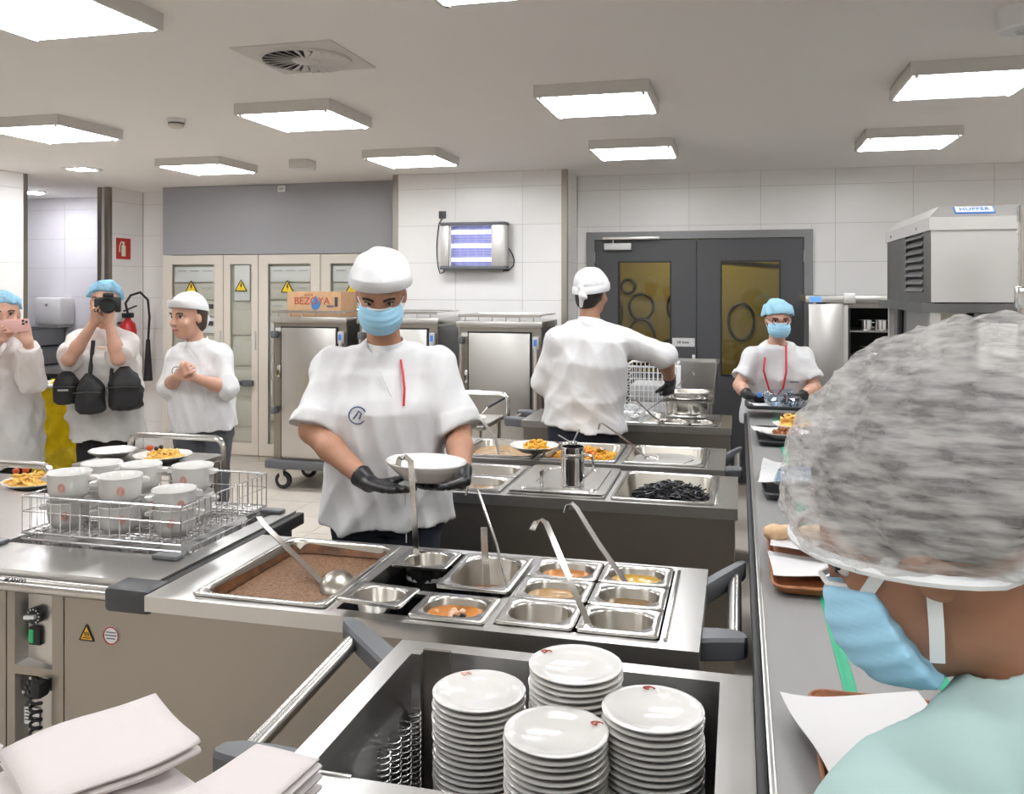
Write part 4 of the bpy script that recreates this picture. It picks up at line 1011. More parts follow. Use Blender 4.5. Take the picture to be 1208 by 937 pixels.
# plate stacks on spring platforms
plate_me = None
STK = [(-.532, 1.786, .867, 'the stack beside the coil springs'), (-.333, 1.828, .927, 'the tallest stack'), (-.333, 1.626, .885, 'the stack before the tallest one'), (-.162, 1.72, .904, 'the stack nearest the conveyor')]
PITCH, PR, NPL = .0125, .0985, 17
for si, (x, y, zt, lab) in enumerate(STK):
    zb = zt - .018 - (NPL - 1) * PITCH
    MB().lathe([(0, -.012), (.085, -.012), (.085, 0), (0, 0)], 24, (x, y, zb - .001)).build('lift_platform', 'steel', pd)
    MB().cyl((x, y, .16), (x, y, zb - .012), .02, n=12).build('lift_column', 'steel_dark', pd)
    for k in range(NPL):
        top = k == NPL - 1
        if plate_me is None:
            r = PR
            o = MB().lathe([(0, 0), (r * .60, 0), (r * .62, .001), (r * .66, .004), (r * .97, .0145), (r, .0165), (r, .0185), (r * .985, .0195), (r * .90, .0185), (r * .70, .0125), (r * .62, .009), (0, .008)], 44).build('dinner_plate', 'porcelain', None, smooth=50)
            plate_me = o.data
        else:
            o = link('dinner_plate', plate_me, None)
        o.location = (x + (0 if top else random.uniform(-.0022, .0022)), y + (0 if top else random.uniform(-.0022, .0022)), zb + k * PITCH)
        n_ = NPL - 1 - k; ordn = ['top', 'second', 'third', 'fourth', 'fifth', 'sixth', 'seventh', 'eighth', 'ninth', 'tenth', 'eleventh', 'twelfth']
        tag(o, ('top white plate of ' if top else ordn[n_] + ' white plate from the top of ' if n_ < 12 else 'white plate low down in ') + lab, 'plate', 'stacked white dinner plates')
        if top:
            a = [2.2, 2.6, .55, 1.75][si]; rx, ry = x + .083 * math.cos(a), y + .083 * math.sin(a); zc_ = zb + k * PITCH + .0193
            pm = 'pale_print' if si == 0 else 'red_print'
            ro = random.Random(si); mb = MB()
            mb.tube([(rx + .0105 * math.cos(q * PI / 8) * (1 - .0 * q), ry + .0062 * math.sin(q * PI / 8), zc_) for q in range(13)], .0016, 5)
            mb.tube([(rx - .006 + .006 * math.cos(q * PI / 6), ry + .004 * math.sin(q * PI / 6), zc_) for q in range(9)], .0013, 5)
            e = mb.build('emblem', pm, None)
            e.parent = o; e.location = (-o.location[0], -o.location[1], -o.location[2])

# ================================================================== BOWL DISPENSER with baskets (left)
bd = thing('bowl_dispenser', 'heated steel bowl dispenser trolley with control panel', 'bowl dispenser', (-2.3, 2.6, 0))
X0, X1, Y0, Y1, ZT = -3.05, -1.625, 2.19, 3.03, .87
ox0, ox1, oy0, oy1 = -2.37, -1.69, 2.42, 2.99
MB().box(X0, X1, Y0, oy0, ZT - .035, ZT).box(X0, X1, oy1, Y1, ZT - .035, ZT).box(X0, ox0, oy0, oy1, ZT - .035, ZT).box(ox1, X1, oy0, oy1, ZT - .035, ZT).build('top_rim', 'steel_top', bd)
B('bumper_strip', 'black_rubber', bd, X1, X1 + .03, Y0 - .01, Y1 + .01, ZT - .05, ZT - .006, bevel=.006)
B('end_panel', 'steel_dark', bd, X1 - .02, X1 - .012, Y0 + .03, Y1 - .012, .16, ZT - .035)
fy = Y0 + .012                                                     # front face with two recesses
cols = [(-3.04, -2.15), (-2.145, -1.943), (-1.938, -1.637)]
B('front_panel', 'steel_h', bd, cols[0][0], cols[0][1], fy, fy + .006, .16, ZT - .04)
B('front_panel', 'steel_h', bd, cols[2][0], cols[2][1], fy, fy + .006, .16, ZT - .04)
cx0, cx1 = cols[1]; r0, r1 = cx0 + .028, cx1 - .04
MB().box(cx0, r0, fy, fy + .006, .16, ZT - .04).box(r1, cx1, fy, fy + .006, .16, ZT - .04).box(r0, r1, fy, fy + .006, ZT - .062, ZT - .04).box(r0, r1, fy, fy + .006, ZT - .318, ZT - .292).box(r0, r1, fy, fy + .006, .16, .22).build('control_frame', 'steel_h', bd)
for (za, zb_) in ((ZT - .292, ZT - .062), (.22, ZT - .318)):
    MB().faces([(r0, fy, za), (r1, fy, za), (r1, fy, zb_), (r0, fy, zb_), (r0 + .02, fy + .032, za + .012), (r1 - .004, fy + .010, za + .006), (r1 - .004, fy + .010, zb_ - .006), (r0 + .02, fy + .032, zb_ - .012)], [(4, 5, 6, 7), (0, 1, 5, 4), (1, 2, 6, 5), (2, 3, 7, 6), (3, 0, 4, 7)]).build('recess', 'steel', bd)
def onrec(u, z):
    x = r0 + .02 + (r1 - r0 - .024) * u; return x, fy + .032 - .022 * u - .002
kx, ky = onrec(.42, 0)
ko = MB().cyl((kx, ky + .004, ZT - .140), (kx, ky - .02, ZT - .140), .025, n=24).build('dial', 'black', bd)
MB().strip([(kx - .025, ky - .026, ZT - .143), (kx + .012, ky - .026, ZT - .139)], (0, 0, 1), .010, .012).build('pointer', 'white_plastic', ko)
m = MB()
for i in range(10):
    a = math.radians(-60 + i * 30); m.box(kx + .020 * math.cos(a) - .002, kx + .020 * math.cos(a) + .002, ky - .0215, ky - .0195, ZT - .140 + .020 * math.sin(a) - .002, ZT - .140 + .020 * math.sin(a) + .002)
m.build('scale_mark', 'white_plastic', ko)
sw = B('rocker_switch', 'black', bd, kx - .026, kx + .016, ky - .012, ky + .01, ZT - .232, ZT - .176, bevel=.005)
B('indicator', 'green_led', sw, kx - .022, kx - .006, ky - .016, ky - .011, ZT - .224, ZT - .184, bevel=.003)
sx, sy = onrec(.24, 0)
sk = MB().cyl((sx, sy + .006, ZT - .362), (sx, sy - .012, ZT - .362), .036, n=28).build('power_socket', 'black', bd)
m = MB()
for i in range(7): m.cyl((sx + (.017 * math.cos(i * PI / 3) if i else 0), sy - .012, ZT - .362 + (.017 * math.sin(i * PI / 3) if i else 0)), (sx + (.017 * math.cos(i * PI / 3) if i else 0), sy - .016, ZT - .362 + (.017 * math.sin(i * PI / 3) if i else 0)), .006, n=10)
m.build('contact', 'dark_plastic', sk)
for a in (PI / 2, PI / 2 + 2.1, PI / 2 - 2.1): MB().cyl((sx + .030 * math.cos(a), sy - .012, ZT - .362 + .030 * math.sin(a)), (sx + .030 * math.cos(a), sy - .015, ZT - .362 + .030 * math.sin(a)), .005, n=8).build('screw', 'steel', sk)
px_, py_ = onrec(.76, 0)
cb = MB().box(px_ - .018, px_ + .018, py_ - .05, py_ - .002, ZT - .372, ZT - .322, bevel=.012).build('plug', 'black_rubber', bd)
MB().tube([(px_ - .008 + .016 * math.cos(q * .62), py_ - .035 + .014 * math.sin(q * .62), ZT - .362 - q * .0024) for q in range(150)], .005, 6).build('coiled_cord', 'black_rubber', bd)
lb = B('rating_label', 'white_plastic', bd, sx - .028, sx + .026, sy - .008, sy - .004, ZT - .475, ZT - .425)
m = MB()
for i in range(4): m.box(sx - .024, sx + .022 - .01 * (i % 2), sy - .0095, sy - .008, ZT - .433 - i * .010, ZT - .430 - i * .010)
m.build('print', 'dark_plastic', lb)
wx, wz = -1.86, ZT - .170
sg = MB().prism([(wx - .024, wz - .022), (wx + .024, wz - .022), (wx, wz + .024)], 1, fy - .002, fy).build('hot_surface_sign', 'orange_sign', bd)
m = MB()
P3 = [(wx - .024, wz - .022), (wx + .024, wz - .022), (wx, wz + .024)]
for i in range(3): m.cyl((P3[i][0], fy - .002, P3[i][1]), (P3[(i + 1) % 3][0], fy - .002, P3[(i + 1) % 3][1]), .0022, n=6)
for i in (-1, 0, 1): m.tube([(wx + i * .006 + .0015 * math.sin(q), fy - .0025, wz - .010 + q * .0026) for q in range(6)], .0014, 5)
m.box(wx - .012, wx + .012, fy - .003, fy - .002, wz - .016, wz - .0135)
m.build('symbol', 'black', sg)
wx = -1.776
sg = MB().cyl((wx, fy, wz), (wx, fy - .002, wz), .028, n=32).build('round_sticker', 'white_plastic', bd)
MB().tube([(wx + .025 * math.cos(q * PI / 16), fy - .002, wz + .025 * math.sin(q * PI / 16)) for q in range(32)], .0024, 6, closed=True).build('red_ring', 'red_print', sg)
m = MB()
for i, l in enumerate((.016, .019, .015)): m.box(wx - l, wx + l, fy - .003, fy - .002, wz + .008 - i * .009, wz + .011 - i * .009)
m.build('print', 'grey_plastic', sg)
hb = MB().cyl((-3.0, Y0 - .035, ZT - .03), (-1.72, Y0 - .035, ZT - .03), .021, n=20).build('handle_bar', 'steel_pan', bd)
text('lettering', 'BLANCO', .019, 'dark_plastic', hb, (-2.058, Y0 - .0495, ZT - .0135), Matrix.Rotation(math.radians(42), 3, 'X'), ext=.0008)
MB().box(-1.735, -1.585, Y0 - .075, Y0 + .03, ZT - .068, ZT + .004, bevel=.016).build('bumper_corner', 'dark_plastic', bd)
for x in (X0 + .15, X1 - .15):
    for y in (Y0 + .12, Y1 - .12): caster(bd, x, y)
B('base', 'steel_dark', bd, X0 + .03, X1 - .03, Y0 + .03, Y1 - .03, .142, .16)
MB().box(ox0, ox1, oy0, oy1, .735, .745).box(ox0 - .004, ox0, oy0, oy1, .735, ZT - .035).box(ox1, ox1 + .004, oy0, oy1, .735, ZT - .035).box(ox0, ox1, oy0 - .004, oy0, .735, ZT - .035).box(ox0, ox1, oy1, oy1 + .004, .735, ZT - .035).build('lift_tray', 'steel', bd)
for (x, y) in ((-1.73, 2.40), (-1.70, 2.985), (-2.39, 2.40)): B('guide_pad', 'mid_plastic', bd, x - .045, x + .045, y - .02, y + .02, ZT, ZT + .014, bevel=.004)
def basket(label, x0, x1, y0, y1, z0, z1, loc_name='wire_basket'):
    b = thing(loc_name, label, 'basket', ((x0 + x1) / 2, (y0 + y1) / 2, z0), 'wire bowl baskets')
    rim = lambda z, r: MB().tube([(x0, y0, z), (x1, y0, z), (x1, y1, z), (x0, y1, z)], r, 6, closed=True)
    rim(z1, .0042).build('top_rim', 'wire', b); rim(z0, .004).build('bottom_rim', 'wire', b); rim((z0 + z1) / 2 + .01, .002).build('middle_wire', 'wire', b)
    m = MB(); n = 18
    for i in range(1, n): m.tube([(x0 + (x1 - x0) * i / n, y0, z0), (x0 + (x1 - x0) * i / n, y1, z0)], .0018, 4)
    for i in range(1, n): m.tube([(x0, y0 + (y1 - y0) * i / n, z0 + .003), (x1, y0 + (y1 - y0) * i / n, z0 + .003)], .0018, 4)
    m.build('floor_grid', 'wire', b)
    for (xa, ya, xb, yb) in ((x0, y0, x1, y0), (x0, y1, x1, y1), (x0, y0, x0, y1), (x1, y0, x1, y1)):
        m = MB()
        for i in range(0, 17): f = i / 16; m.tube([(xa + (xb - xa) * f, ya + (yb - ya) * f, z0), (xa + (xb - xa) * f, ya + (yb - ya) * f, z1)], .0019, 4)
        m.build('side_grid', 'wire', b)
    return b
basket('wire basket of white soup bowls on the bowl dispenser', -2.335, -1.725, 2.46, 2.985, .893, 1.015)
basket('lower wire basket sunk into the bowl dispenser opening', -2.335, -1.725, 2.46, 2.975, .757, .872)
def bowl_proto():
    t = thing('soup_bowl', 'x', 'bowl', (0, 0, 0), 'white two-handled soup bowls')
    MB().lathe([(0, 0), (.042, 0), (.046, .004), (.047, .006), (.060, .014), (.0665, .028), (.0695, .055), (.071, .088), (.0725, .091), (.071, .094), (.068, .091), (.0665, .056), (.063, .030), (.05, .016), (0, .011)], 40).build('cup', 'porcelain', t, smooth=50)
    for s_ in (-1, 1):
        MB().loft([[(s_ * .066, -.018, .064), (s_ * .066, .018, .064), (s_ * .066, .018, .080), (s_ * .066, -.018, .080)], [(s_ * .086, -.016, .066), (s_ * .086, .016, .066), (s_ * .086, .016, .078), (s_ * .086, -.016, .078)], [(s_ * .093, -.009, .069), (s_ * .093, .009, .069), (s_ * .093, .009, .075), (s_ * .093, -.009, .075)]]).build('handle', 'porcelain', t)
    mb = MB()
    for q in range(3):
        r_ = .011 - q * .0032
        mb.tube([(r_ * math.cos(a * PI / 6), -.0712 + .0004 * q, .052 + r_ * 1.3 * math.sin(a * PI / 6)) for a in range(12)], .0016, 5, closed=True)
    mb.build('emblem', 'pale_print', t)
    return t
bp = bowl_proto(); used = False
BW = [(-2.22, 2.545, .898, 'lower bowl of the stack at the basket corner away from the counter', .5), (-2.22, 2.545, .993, 'upper bowl of the stack at the basket corner away from the counter', .35),
      (-2.015, 2.54, .898, 'lower bowl of the middle stack by the basket front wires', .75), (-2.015, 2.54, .993, 'upper bowl of the middle stack by the basket front wires', .7),
      (-1.815, 2.555, .898, 'lower bowl of the stack at the basket corner near the stew counter', .45), (-1.82, 2.56, .955, 'bowl nested low at the basket corner near the stew counter', .9),
      (-2.07, 2.72, .898, 'lower bowl of the second-row stack behind the middle one', 1.2), (-2.07, 2.72, .993, 'upper bowl of the second-row stack behind the middle one', .3),
      (-1.88, 2.75, .898, 'lower bowl of the second-row stack by the empty basket floor', .2), (-1.88, 2.75, .993, 'upper bowl of the second-row stack by the empty basket floor', .15),
      (-2.25, 2.74, .898, 'lower bowl of the second-row stack by the far basket side', .9), (-2.25, 2.74, .985, 'upper bowl of the second-row stack by the far basket side', .4)]
for i in range(4): BW.append((-2.25 + i * .153, 2.556, .762, 'in the lower basket behind its front wires', PI / 2))
for i in range(2): BW.append((-1.825, 2.735 + i * .15, .762, 'in the lower basket along its counter side', 0))
for (x, y, z, lab, rz) in BW:
    lab = 'white soup ' + lab if lab.startswith('bowl') else 'white soup bowl, ' + lab
    if not used: bp.location = (x, y, z); bp.rotation_euler = (0, 0, rz); bp['label'] = lab; used = True
    else: copy_tree(bp, (x, y, z), lab, (0, 0, rz))

# ================================================================== TROLLEYS BEHIND THE BOWLS
def trolley(label, x0, x1, y0, y1, z, hy, hx0, hx1, hz, loops='back'):
    t = thing('serving_trolley', label, 'trolley', ((x0 + x1) / 2, (y0 + y1) / 2, 0), 'tubular serving trolleys')
    B('top_shelf', 'steel_top', t, x0, x1, y0, y1, z - .03, z, bevel=.004); B('bottom_shelf', 'steel_top', t, x0 + .02, x1 - .02, y0 + .02, y1 - .02, .24, .26, bevel=.004)
    for x in (x0 + .03, x1 - .03):
        for y in (y0 + .03, y1 - .03): MB().cyl((x, y, .14), (x, y, z - .03), .014, n=10).build('post', 'steel_pan', t); caster(t, x, y, .055)
    r = .05; pts = [(hx0, hy, z - .08), (hx0, hy, hz - r)] + [(hx0 + r - r * math.cos(a * PI / 8), hy, hz - r + r * math.sin(a * PI / 8)) for a in range(1, 5)]
    pts += [(hx1 - r + r * math.sin(a * PI / 8), hy, hz - r + r * math.cos(a * PI / 8)) for a in range(0, 5)] + [(hx1, hy, z - .08)]
    MB().tube(pts, .0155, 10).build('push_handle', 'steel_pan', t)
    return t
trolley('tubular steel trolley carrying a pasta plate behind the bowl dispenser', -3.75, -2.77, 3.08, 3.46, .83, 3.1, -3.7, -2.79, .965)
trolley('tubular trolley with arched handle by the woman in chef whites', -3.06, -2.5, 3.52, 3.92, .88, 3.95, -3.07, -2.525, .95)
soup_plate('dinner_plate', 'white plate of pasta with tomato on the trolley behind the bowls', -3.01, 3.24, .831, .135)
strands('pale pasta heaped on the plate behind the bowls', -3.04, 3.24, .15, .13, .852, 'fries', 110, .0045, .05, 'pasta', .04, 31)
soup_plate('dinner_plate', 'white plate of pasta with olives on the arched-handle trolley', -2.68, 3.68, .881, .135)
strands('pale pasta heaped on the plate with olives', -2.67, 3.68, .13, .12, .902, 'fries', 90, .0045, .05, 'pasta', .04, 32)
def blob(name, label, c, r, m, group, cat='food'):
    o = MB().lathe([(0, -r), (r * .7, -r * .7), (r, 0), (r * .8, r * .55), (r * .25, r * .85), (0, r * .8)], 12).build(name, m, None, smooth=60)
    o.location = c; return tag(o, label, cat, group)
for i, (x, y, z) in enumerate(((-3.09, 3.22, .905), (-3.075, 3.26, .905), (-2.74, 3.66, .945), (-2.755, 3.69, .94))):
    blob('tomato', ('halved red tomato on the pasta behind the bowls' if i < 2 else 'red tomato piece on the pasta with olives'), (x, y, z), .015, 'pepper_red', 'tomatoes on pasta')
for i, (x, y, z) in enumerate(((-2.70, 3.66, .945), (-2.685, 3.675, .95))): blob('olive', 'black olive on the pasta of the arched-handle trolley', (x, y, z), .011, 'black', 'olives on pasta')
for i, (x, y) in enumerate(((-2.945, 3.66), (-2.93, 3.62))): soup_plate('dinner_plate', 'empty white plate stacked beside the pasta with olives' + (' underneath' if i else ''), x, y, .885 + .012 * i if False else (.881 if i else .893), .11) if i == 0 else None
trolley('tubular trolley with a cream dish at the end of the far counter', -2.2, -1.55, 5.30, 5.80, .845, 5.84, -2.15, -1.535, .985)
t = thing('cream_dish', 'shallow cream dish with a black-handled spoon on the far trolley', 'dish', (-1.70, 5.42, .845))
MB().lathe([(0, 0), (.09, 0), (.13, .03), (.135, .034), (.13, .036), (.088, .008), (0, .008)], 32, (-1.70, 5.42, .845)).build('dish', 'cream', t)
t = thing('serving_spoon', 'spoon with black handle resting in the cream dish', 'spoon', (-1.63, 5.42, .88), 'ladles')
MB().cyl((-1.60, 5.44, .905), (-1.57, 5.46, .94), .005, n=8).lathe([(0, 0), (.025, .004), (.03, .012), (.028, .012), (.022, .006), (0, .003)], 16, (-1.63, 5.42, .873)).build('bowl', 'steel_pan', t)
MB().cyl((-1.57, 5.46, .94), (-1.47, 5.52, 1.0), .009, n=8).build('grip', 'black', t)
soup_plate('pasta_bowl', 'white bowl of yellow pasta balanced on the stained large pan', -1.0, 4.33, .888, .125, 'white plates')
strands('yellow pasta with vegetables in the balanced white bowl', -.99, 4.33, .12, .11, .908, 'paella', 90, .0045, .04, 'pasta', .035, 33)

# ================================================================== HOLDING CABINETS ALONG THE BACK
def holding_cab(label, x0, x1, y0, y1, zt, hinge_left=True, sticker=False):
    c = thing('holding_cabinet', label, 'cabinet', ((x0 + x1) / 2, (y0 + y1) / 2, 0), 'steel holding cabinets')
    zb = .255
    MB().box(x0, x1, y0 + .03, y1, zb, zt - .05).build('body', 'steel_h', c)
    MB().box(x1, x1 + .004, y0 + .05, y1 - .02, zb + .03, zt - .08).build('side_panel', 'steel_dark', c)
    B('top_lip', 'steel', c, x0 - .015, x1 + .015, y0, y1 + .01, zt - .06, zt - .012, bevel=.004)
    m = MB().tube([(x0, y0 + .01, zt + .035), (x1, y0 + .01, zt + .035), (x1, y1, zt + .035), (x0, y1, zt + .035)], .006, 6, closed=True)
    m.box(x0 - .002, x1 + .002, y0 + .004, y0 + .016, zt + .02, zt + .042)
    m.build('gallery_rail', 'steel_pan', c)
    for i in range(6): MB().cyl((x0 + (x1 - x0) * (i + .5) / 6, y0 + .01, zt - .012), (x0 + (x1 - x0) * (i + .5) / 6, y0 + .01, zt + .03), .004, n=6).build('rail_post', 'steel_pan', c)
    d0, d1 = x0 + .085, x1 - .085
    dr = B('door', 'steel', c, d0, d1, y0 + .004, y0 + .03, zb + .02, zt - .105, bevel=.004)
    MB().box(d0 - .012, d0 - .002, y0 + .018, y0 + .031, zb + .01, zt - .095).box(d1 + .002, d1 + .012, y0 + .018, y0 + .031, zb + .01, zt - .095).box(d0 - .012, d1 + .012, y0 + .018, y0 + .031, zt - .104, zt - .094).build('seal', 'black_rubber', c)
    B('latch', 'chrome', dr, d0 - .035, d0 - .006, y0 - .01, y0 + .018, zb + .70, zb + .80, bevel=.004)
    B('keyhole', 'black', dr, d0 - .026, d0 - .018, y0 - .013, y0 - .009, zb + .72, zb + .76)
    xh = x0 + .028
    hb = MB().cyl((xh, y0 - .03, zb + .42), (xh, y0 - .03, zt - .16), .012, n=10).build('grab_bar', 'steel_pan', c)
    for z in (zb + .42, zt - .16): B('bracket', 'grey_plastic', hb, xh - .018, xh + .018, y0 - .045, y0 + .032, z - .03, z + .03, bevel=.008)
    xh = x1 - .035
    MB().cyl((xh, y0 - .015, zb + .05), (xh, y0 - .015, zt - .20), .013, n=10).build('side_post', 'steel_matte', c)
    bx = B('controller', 'light_grey', c, xh - .022, xh + .022, y0 - .02, y0 + .02, zt - .23, zt - .13, bevel=.004)
    B('display', 'blue_label', bx, xh - .012, xh + .012, y0 - .023, y0 - .019, zt - .20, zt - .15)
    B('rating_label', 'white_plastic', c, x0 + .02, x0 + .085, y0 + .026, y0 + .032, zt - .135, zt - .105)
    B('bumper', 'grey_plastic', c, x0 - .05, x1 + .05, y0 - .04, y1 + .02, .185, .255, bevel=.012)
    for x in (x0 + .06, x1 - .06):
        for y in (y0 + .06, y1 - .06):
            f = caster(c, x, y, .072)
            MB().cyl((x + .015, y - .018, .073), (x + .015, y + .018, .073), .04, n=20).build('hub', 'steel_matte', f)
    return c
holding_cab('steel holding cabinet with a cardboard box on top', -3.83, -3.16, 6.72, 7.30, 1.475)
holding_cab('steel holding cabinet between the boxed cabinet and the insect lamp', -3.04, -2.36, 6.72, 7.30, 1.475)
holding_cab('steel holding cabinet below the insect lamp with blue controller', -2.17, -1.50, 6.70, 7.28, 1.455)
t = thing('cardboard_box', 'brown cardboard water box on top of the holding cabinet', 'box', (-3.47, 7.0, 1.463))
B('carton', 'card', t, -3.73, -3.235, 6.80, 7.12, 1.464, 1.675)
text('lettering', 'BEZOYA', .088, 'red_print', t, (-3.50, 6.7985, 1.595), ROT_FRONT)
text('lettering', 'AGUA', .03, 'red_print', t, (-3.53, 6.7985, 1.648), ROT_FRONT)
dp = [(.042 * math.sin(a), -.045 * math.cos(a)) for a in [i * PI / 10 for i in range(-7, 8)]]
MB().prism([(-3.465 + p[0], 1.565 + p[1]) for p in dp] + [(-3.465, 1.645)], 1, 6.7989, 6.7999).build('drop', 'blue_print', t)
MB().box(-3.29, -3.262, 6.797, 6.8, 1.55, 1.63).build('bottle_print', 'dark_plastic', t)
MB().box(-3.36, -3.30, 6.797, 6.8, 1.545, 1.56).build('small_print', 'ink_blue', t)
B('tape', 'kraft', t, -3.73, -3.235, 6.93, 6.99, 1.6752, 1.676)
# clutter behind the chef: white wire crate, cardboard, steel bin
t = thing('wire_crate', 'white wire crate with packs behind the chef seen from behind', 'crate', (-.66, 6.6, 0))
x0, x1, y0, y1, z0, z1 = -.80, -.44, 6.42, 6.84, .62, 1.14
m = MB()
for i in range(13):
    z = z0 + (z1 - z0) * i / 12; m.tube([(x0, y0, z), (x1, y0, z), (x1, y1, z), (x0, y1, z)], .004 if i < 12 else .009, 5, closed=True)
for i in range(12):
    x = x0 + (x1 - x0) * i / 11; m.tube([(x, y0, z0), (x, y0, z1)], .0035, 5); m.tube([(x, y1, z0), (x, y1, z1)], .0035, 5)
m.build('wire_grid', 'white_plastic', t)
B('pallet', 'white_plastic', t, x0 - .02, x1 + .02, y0 - .02, y1 + .02, .0, z0 - .003, bevel=.006)
B('side_frame', 'white_plastic', t, x1 + .004, x1 + .035, y0, y0 + .03, z0, z1 + .01, bevel=.004); B('side_frame', 'white_plastic', t, x0 - .035, x0 - .004, y0, y0 + .03, z0, z1 + .01, bevel=.004)
for i in range(3):
    z = z0 + .012 + i * .125
    o = B('wrapped_pack', 'paper' if i % 2 else 'light_grey', None, x0 + .03, x1 - .03, y0 + .03, y1 - .03, z, z + .12, bevel=.012); tag(o, ['grey wrapped pack at the bottom of the wire crate', 'white wrapped pack in the middle of the wire crate', 'grey wrapped pack on top in the wire crate'][i], 'pack', 'packs in the wire crate')
for i in range(2):
    t = thing('cardboard_box', 'tall plain cardboard box beside the wire crate, ' + ('lower of two' if i == 0 else 'upper of two'), 'box', (-.98, 6.6, .52 * i))
    B('carton', 'card', t, -1.09, -.86, 6.40, 6.80, .002 + .52 * i, .515 + .52 * i); B('tape', 'kraft', t, -1.09, -.86, 6.57, 6.63, .515 + .52 * i, .516 + .52 * i)
t = thing('steel_bin', 'small steel container on stand in front of the grey door', 'container', (-.36, 7.1, 0))
MB().loft([rr(-.34, 7.2, .30, .26, .02, .80), rr(-.34, 7.2, .36, .30, .02, 1.12), rr(-.34, 7.2, .38, .32, .02, 1.12), rr(-.34, 7.2, .38, .32, .02, 1.13), rr(-.34, 7.2, .34, .28, .02, 1.13), rr(-.34, 7.2, .28, .24, .02, .81)]).build('bin', 'steel', t)
for sx_ in (-1, 1):
    for sy_ in (-1, 1): MB().cyl((-.34 + sx_ * .12, 7.2 + sy_ * .1, 0), (-.34 + sx_ * .12, 7.2 + sy_ * .1, .8), .014, n=8).build('leg', 'steel_pan', t)

# ---- open holding cabinet at the right of the doors
t = thing('holding_cabinet', 'open steel holding cabinet with pots on shelves beside the door', 'cabinet', (.85, 7.2, 0), 'steel holding cabinets')
x0, x1, y0, y1, zt = .62, 1.42, 6.95, 7.7, 1.60
MB().box(x0, x0 + .03, y0, y1, .15, zt).box(x1 - .03, x1, y0, y1, .15, zt).box(x0, x1, y1 - .03, y1, .15, zt).box(x0, x1, y0, y1, .15, .19).box(x0, x1, y0, y1, zt - .04, zt).build('body', 'steel_h', t)
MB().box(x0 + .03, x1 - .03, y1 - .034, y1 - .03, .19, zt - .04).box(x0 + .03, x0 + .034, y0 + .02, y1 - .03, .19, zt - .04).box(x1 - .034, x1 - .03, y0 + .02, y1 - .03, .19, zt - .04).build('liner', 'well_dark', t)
MB().box(x0 - .14, x1 + .02, y0 - .03, y1 + .01, zt, zt + .05, bevel=.004).build('control_top', 'steel', t)
B('display', 'blue_lcd', t, x0 - .11, x0 - .03, y0 - .034, y0 - .03, zt + .006, zt + .044)
B('hinge_block', 'steel_matte', t, .745, .83, y0 - .045, y0 - .03, zt - .005, zt + .07, bevel=.004)
od = B('open_door', 'steel', t, .50, .745, y0 - .06, y0 - .015, .18, zt - .01, bevel=.004)
B('door_edge', 'steel_matte', od, .745, .775, y0 - .055, y0 - .02, .18, zt - .02); B('seal', 'black_rubber', od, .775, .79, y0 - .05, y0 - .02, .20, zt - .04)
for z in (.45, .70, .95, 1.18, 1.38): B('shelf', 'steel', t, x0 + .036, x1 - .036, y0 + .03, y1 - .04, z, z + .012)
for x in (x0 + .08, x1 - .08):
    for y in (y0 + .08, y1 - .08): caster(t, x, y)
for i, (x, z) in enumerate(((.92, 1.392), (1.03, 1.392), (.93, 1.192))):
    t = thing('steel_pot', ['small steel pot on the top cabinet shelf nearest the door seal', 'small steel pot on the top cabinet shelf beside another pot', 'small steel pot on the shelf below the other pots'][i], 'pot', (x, 7.05, z), 'pots in the open cabinet')
    MB().lathe([(0, 0), (.045, 0), (.048, .004), (.048, .075), (.051, .078), (.046, .078), (.044, .006), (0, .005)], 24, (x, 7.08, z)).build('vessel', 'chrome', t); MB().tube([(x + .047, 7.08, z + .06), (x + .075, 7.08, z + .055), (x + .072, 7.08, z + .02), (x + .048, 7.08, z + .02)], .004, 6).build('handle', 'chrome', t)
# ---- refrigeration unit over a cabinet (right)
t = thing('refrigeration_cabinet', 'tall steel cabinet topped by a louvred refrigeration unit', 'cabinet', (1.1, 3.6, 0))
x0, x1, y0, y1, zb, zt = .61, 1.75, 3.15, 4.03, 1.664, 1.935
B('unit_front', 'steel_matte', t, x0 + .002, x1, y0, y0 + .012, zb + .004, zt)
pl = MB().box(x0, x0 + .012, y0 + .012, y0 + .12, zb, zt).box(x0, x0 + .012, y0 + .45, y1, zb, zt).box(x0, x0 + .012, y0 + .12, y0 + .45, zb, zb + .035).box(x0, x0 + .012, y0 + .12, y0 + .45, zt - .025, zt).build('unit_side', 'steel_dark', t)
for i in range(8):
    z = zb + .037 + i * .0265
    MB().loft([[(x0 - .006, y0 + .12, z), (x0 + .012, y0 + .12, z + .017), (x0 + .012, y0 + .12, z + .02), (x0 - .006, y0 + .12, z + .004)], [(x0 - .006, y0 + .45, z), (x0 + .012, y0 + .45, z + .017), (x0 + .012, y0 + .45, z + .02), (x0 - .006, y0 + .45, z + .004)]]).build('louvre', 'frame_grey', pl)
MB().box(x0 + .014, x1, y0 + .013, y1, zb + .004, zt).build('unit_core', 'black', t)
c_ = .07
MB().loft([[(x0 - .006, y0 - .006, zt - .03), (x1, y0 - .006, zt - .03), (x1, y1 + .006, zt - .03), (x0 - .006, y1 + .006, zt - .03)], [(x0 - .006, y0 - .006, zt + .012), (x1, y0 - .006, zt + .012), (x1, y1 + .006, zt + .012), (x0 - .006, y1 + .006, zt + .012)], [(x0 + .035, y0 + .05, zt + .052), (x1, y0 + .05, zt + .052), (x1, y1 - .04, zt + .052), (x0 + .035, y1 - .04, zt + .052)]]).build('unit_lid', 'steel_matte', t)
M_ = Matrix.Rotation(math.radians(36), 3, 'X')
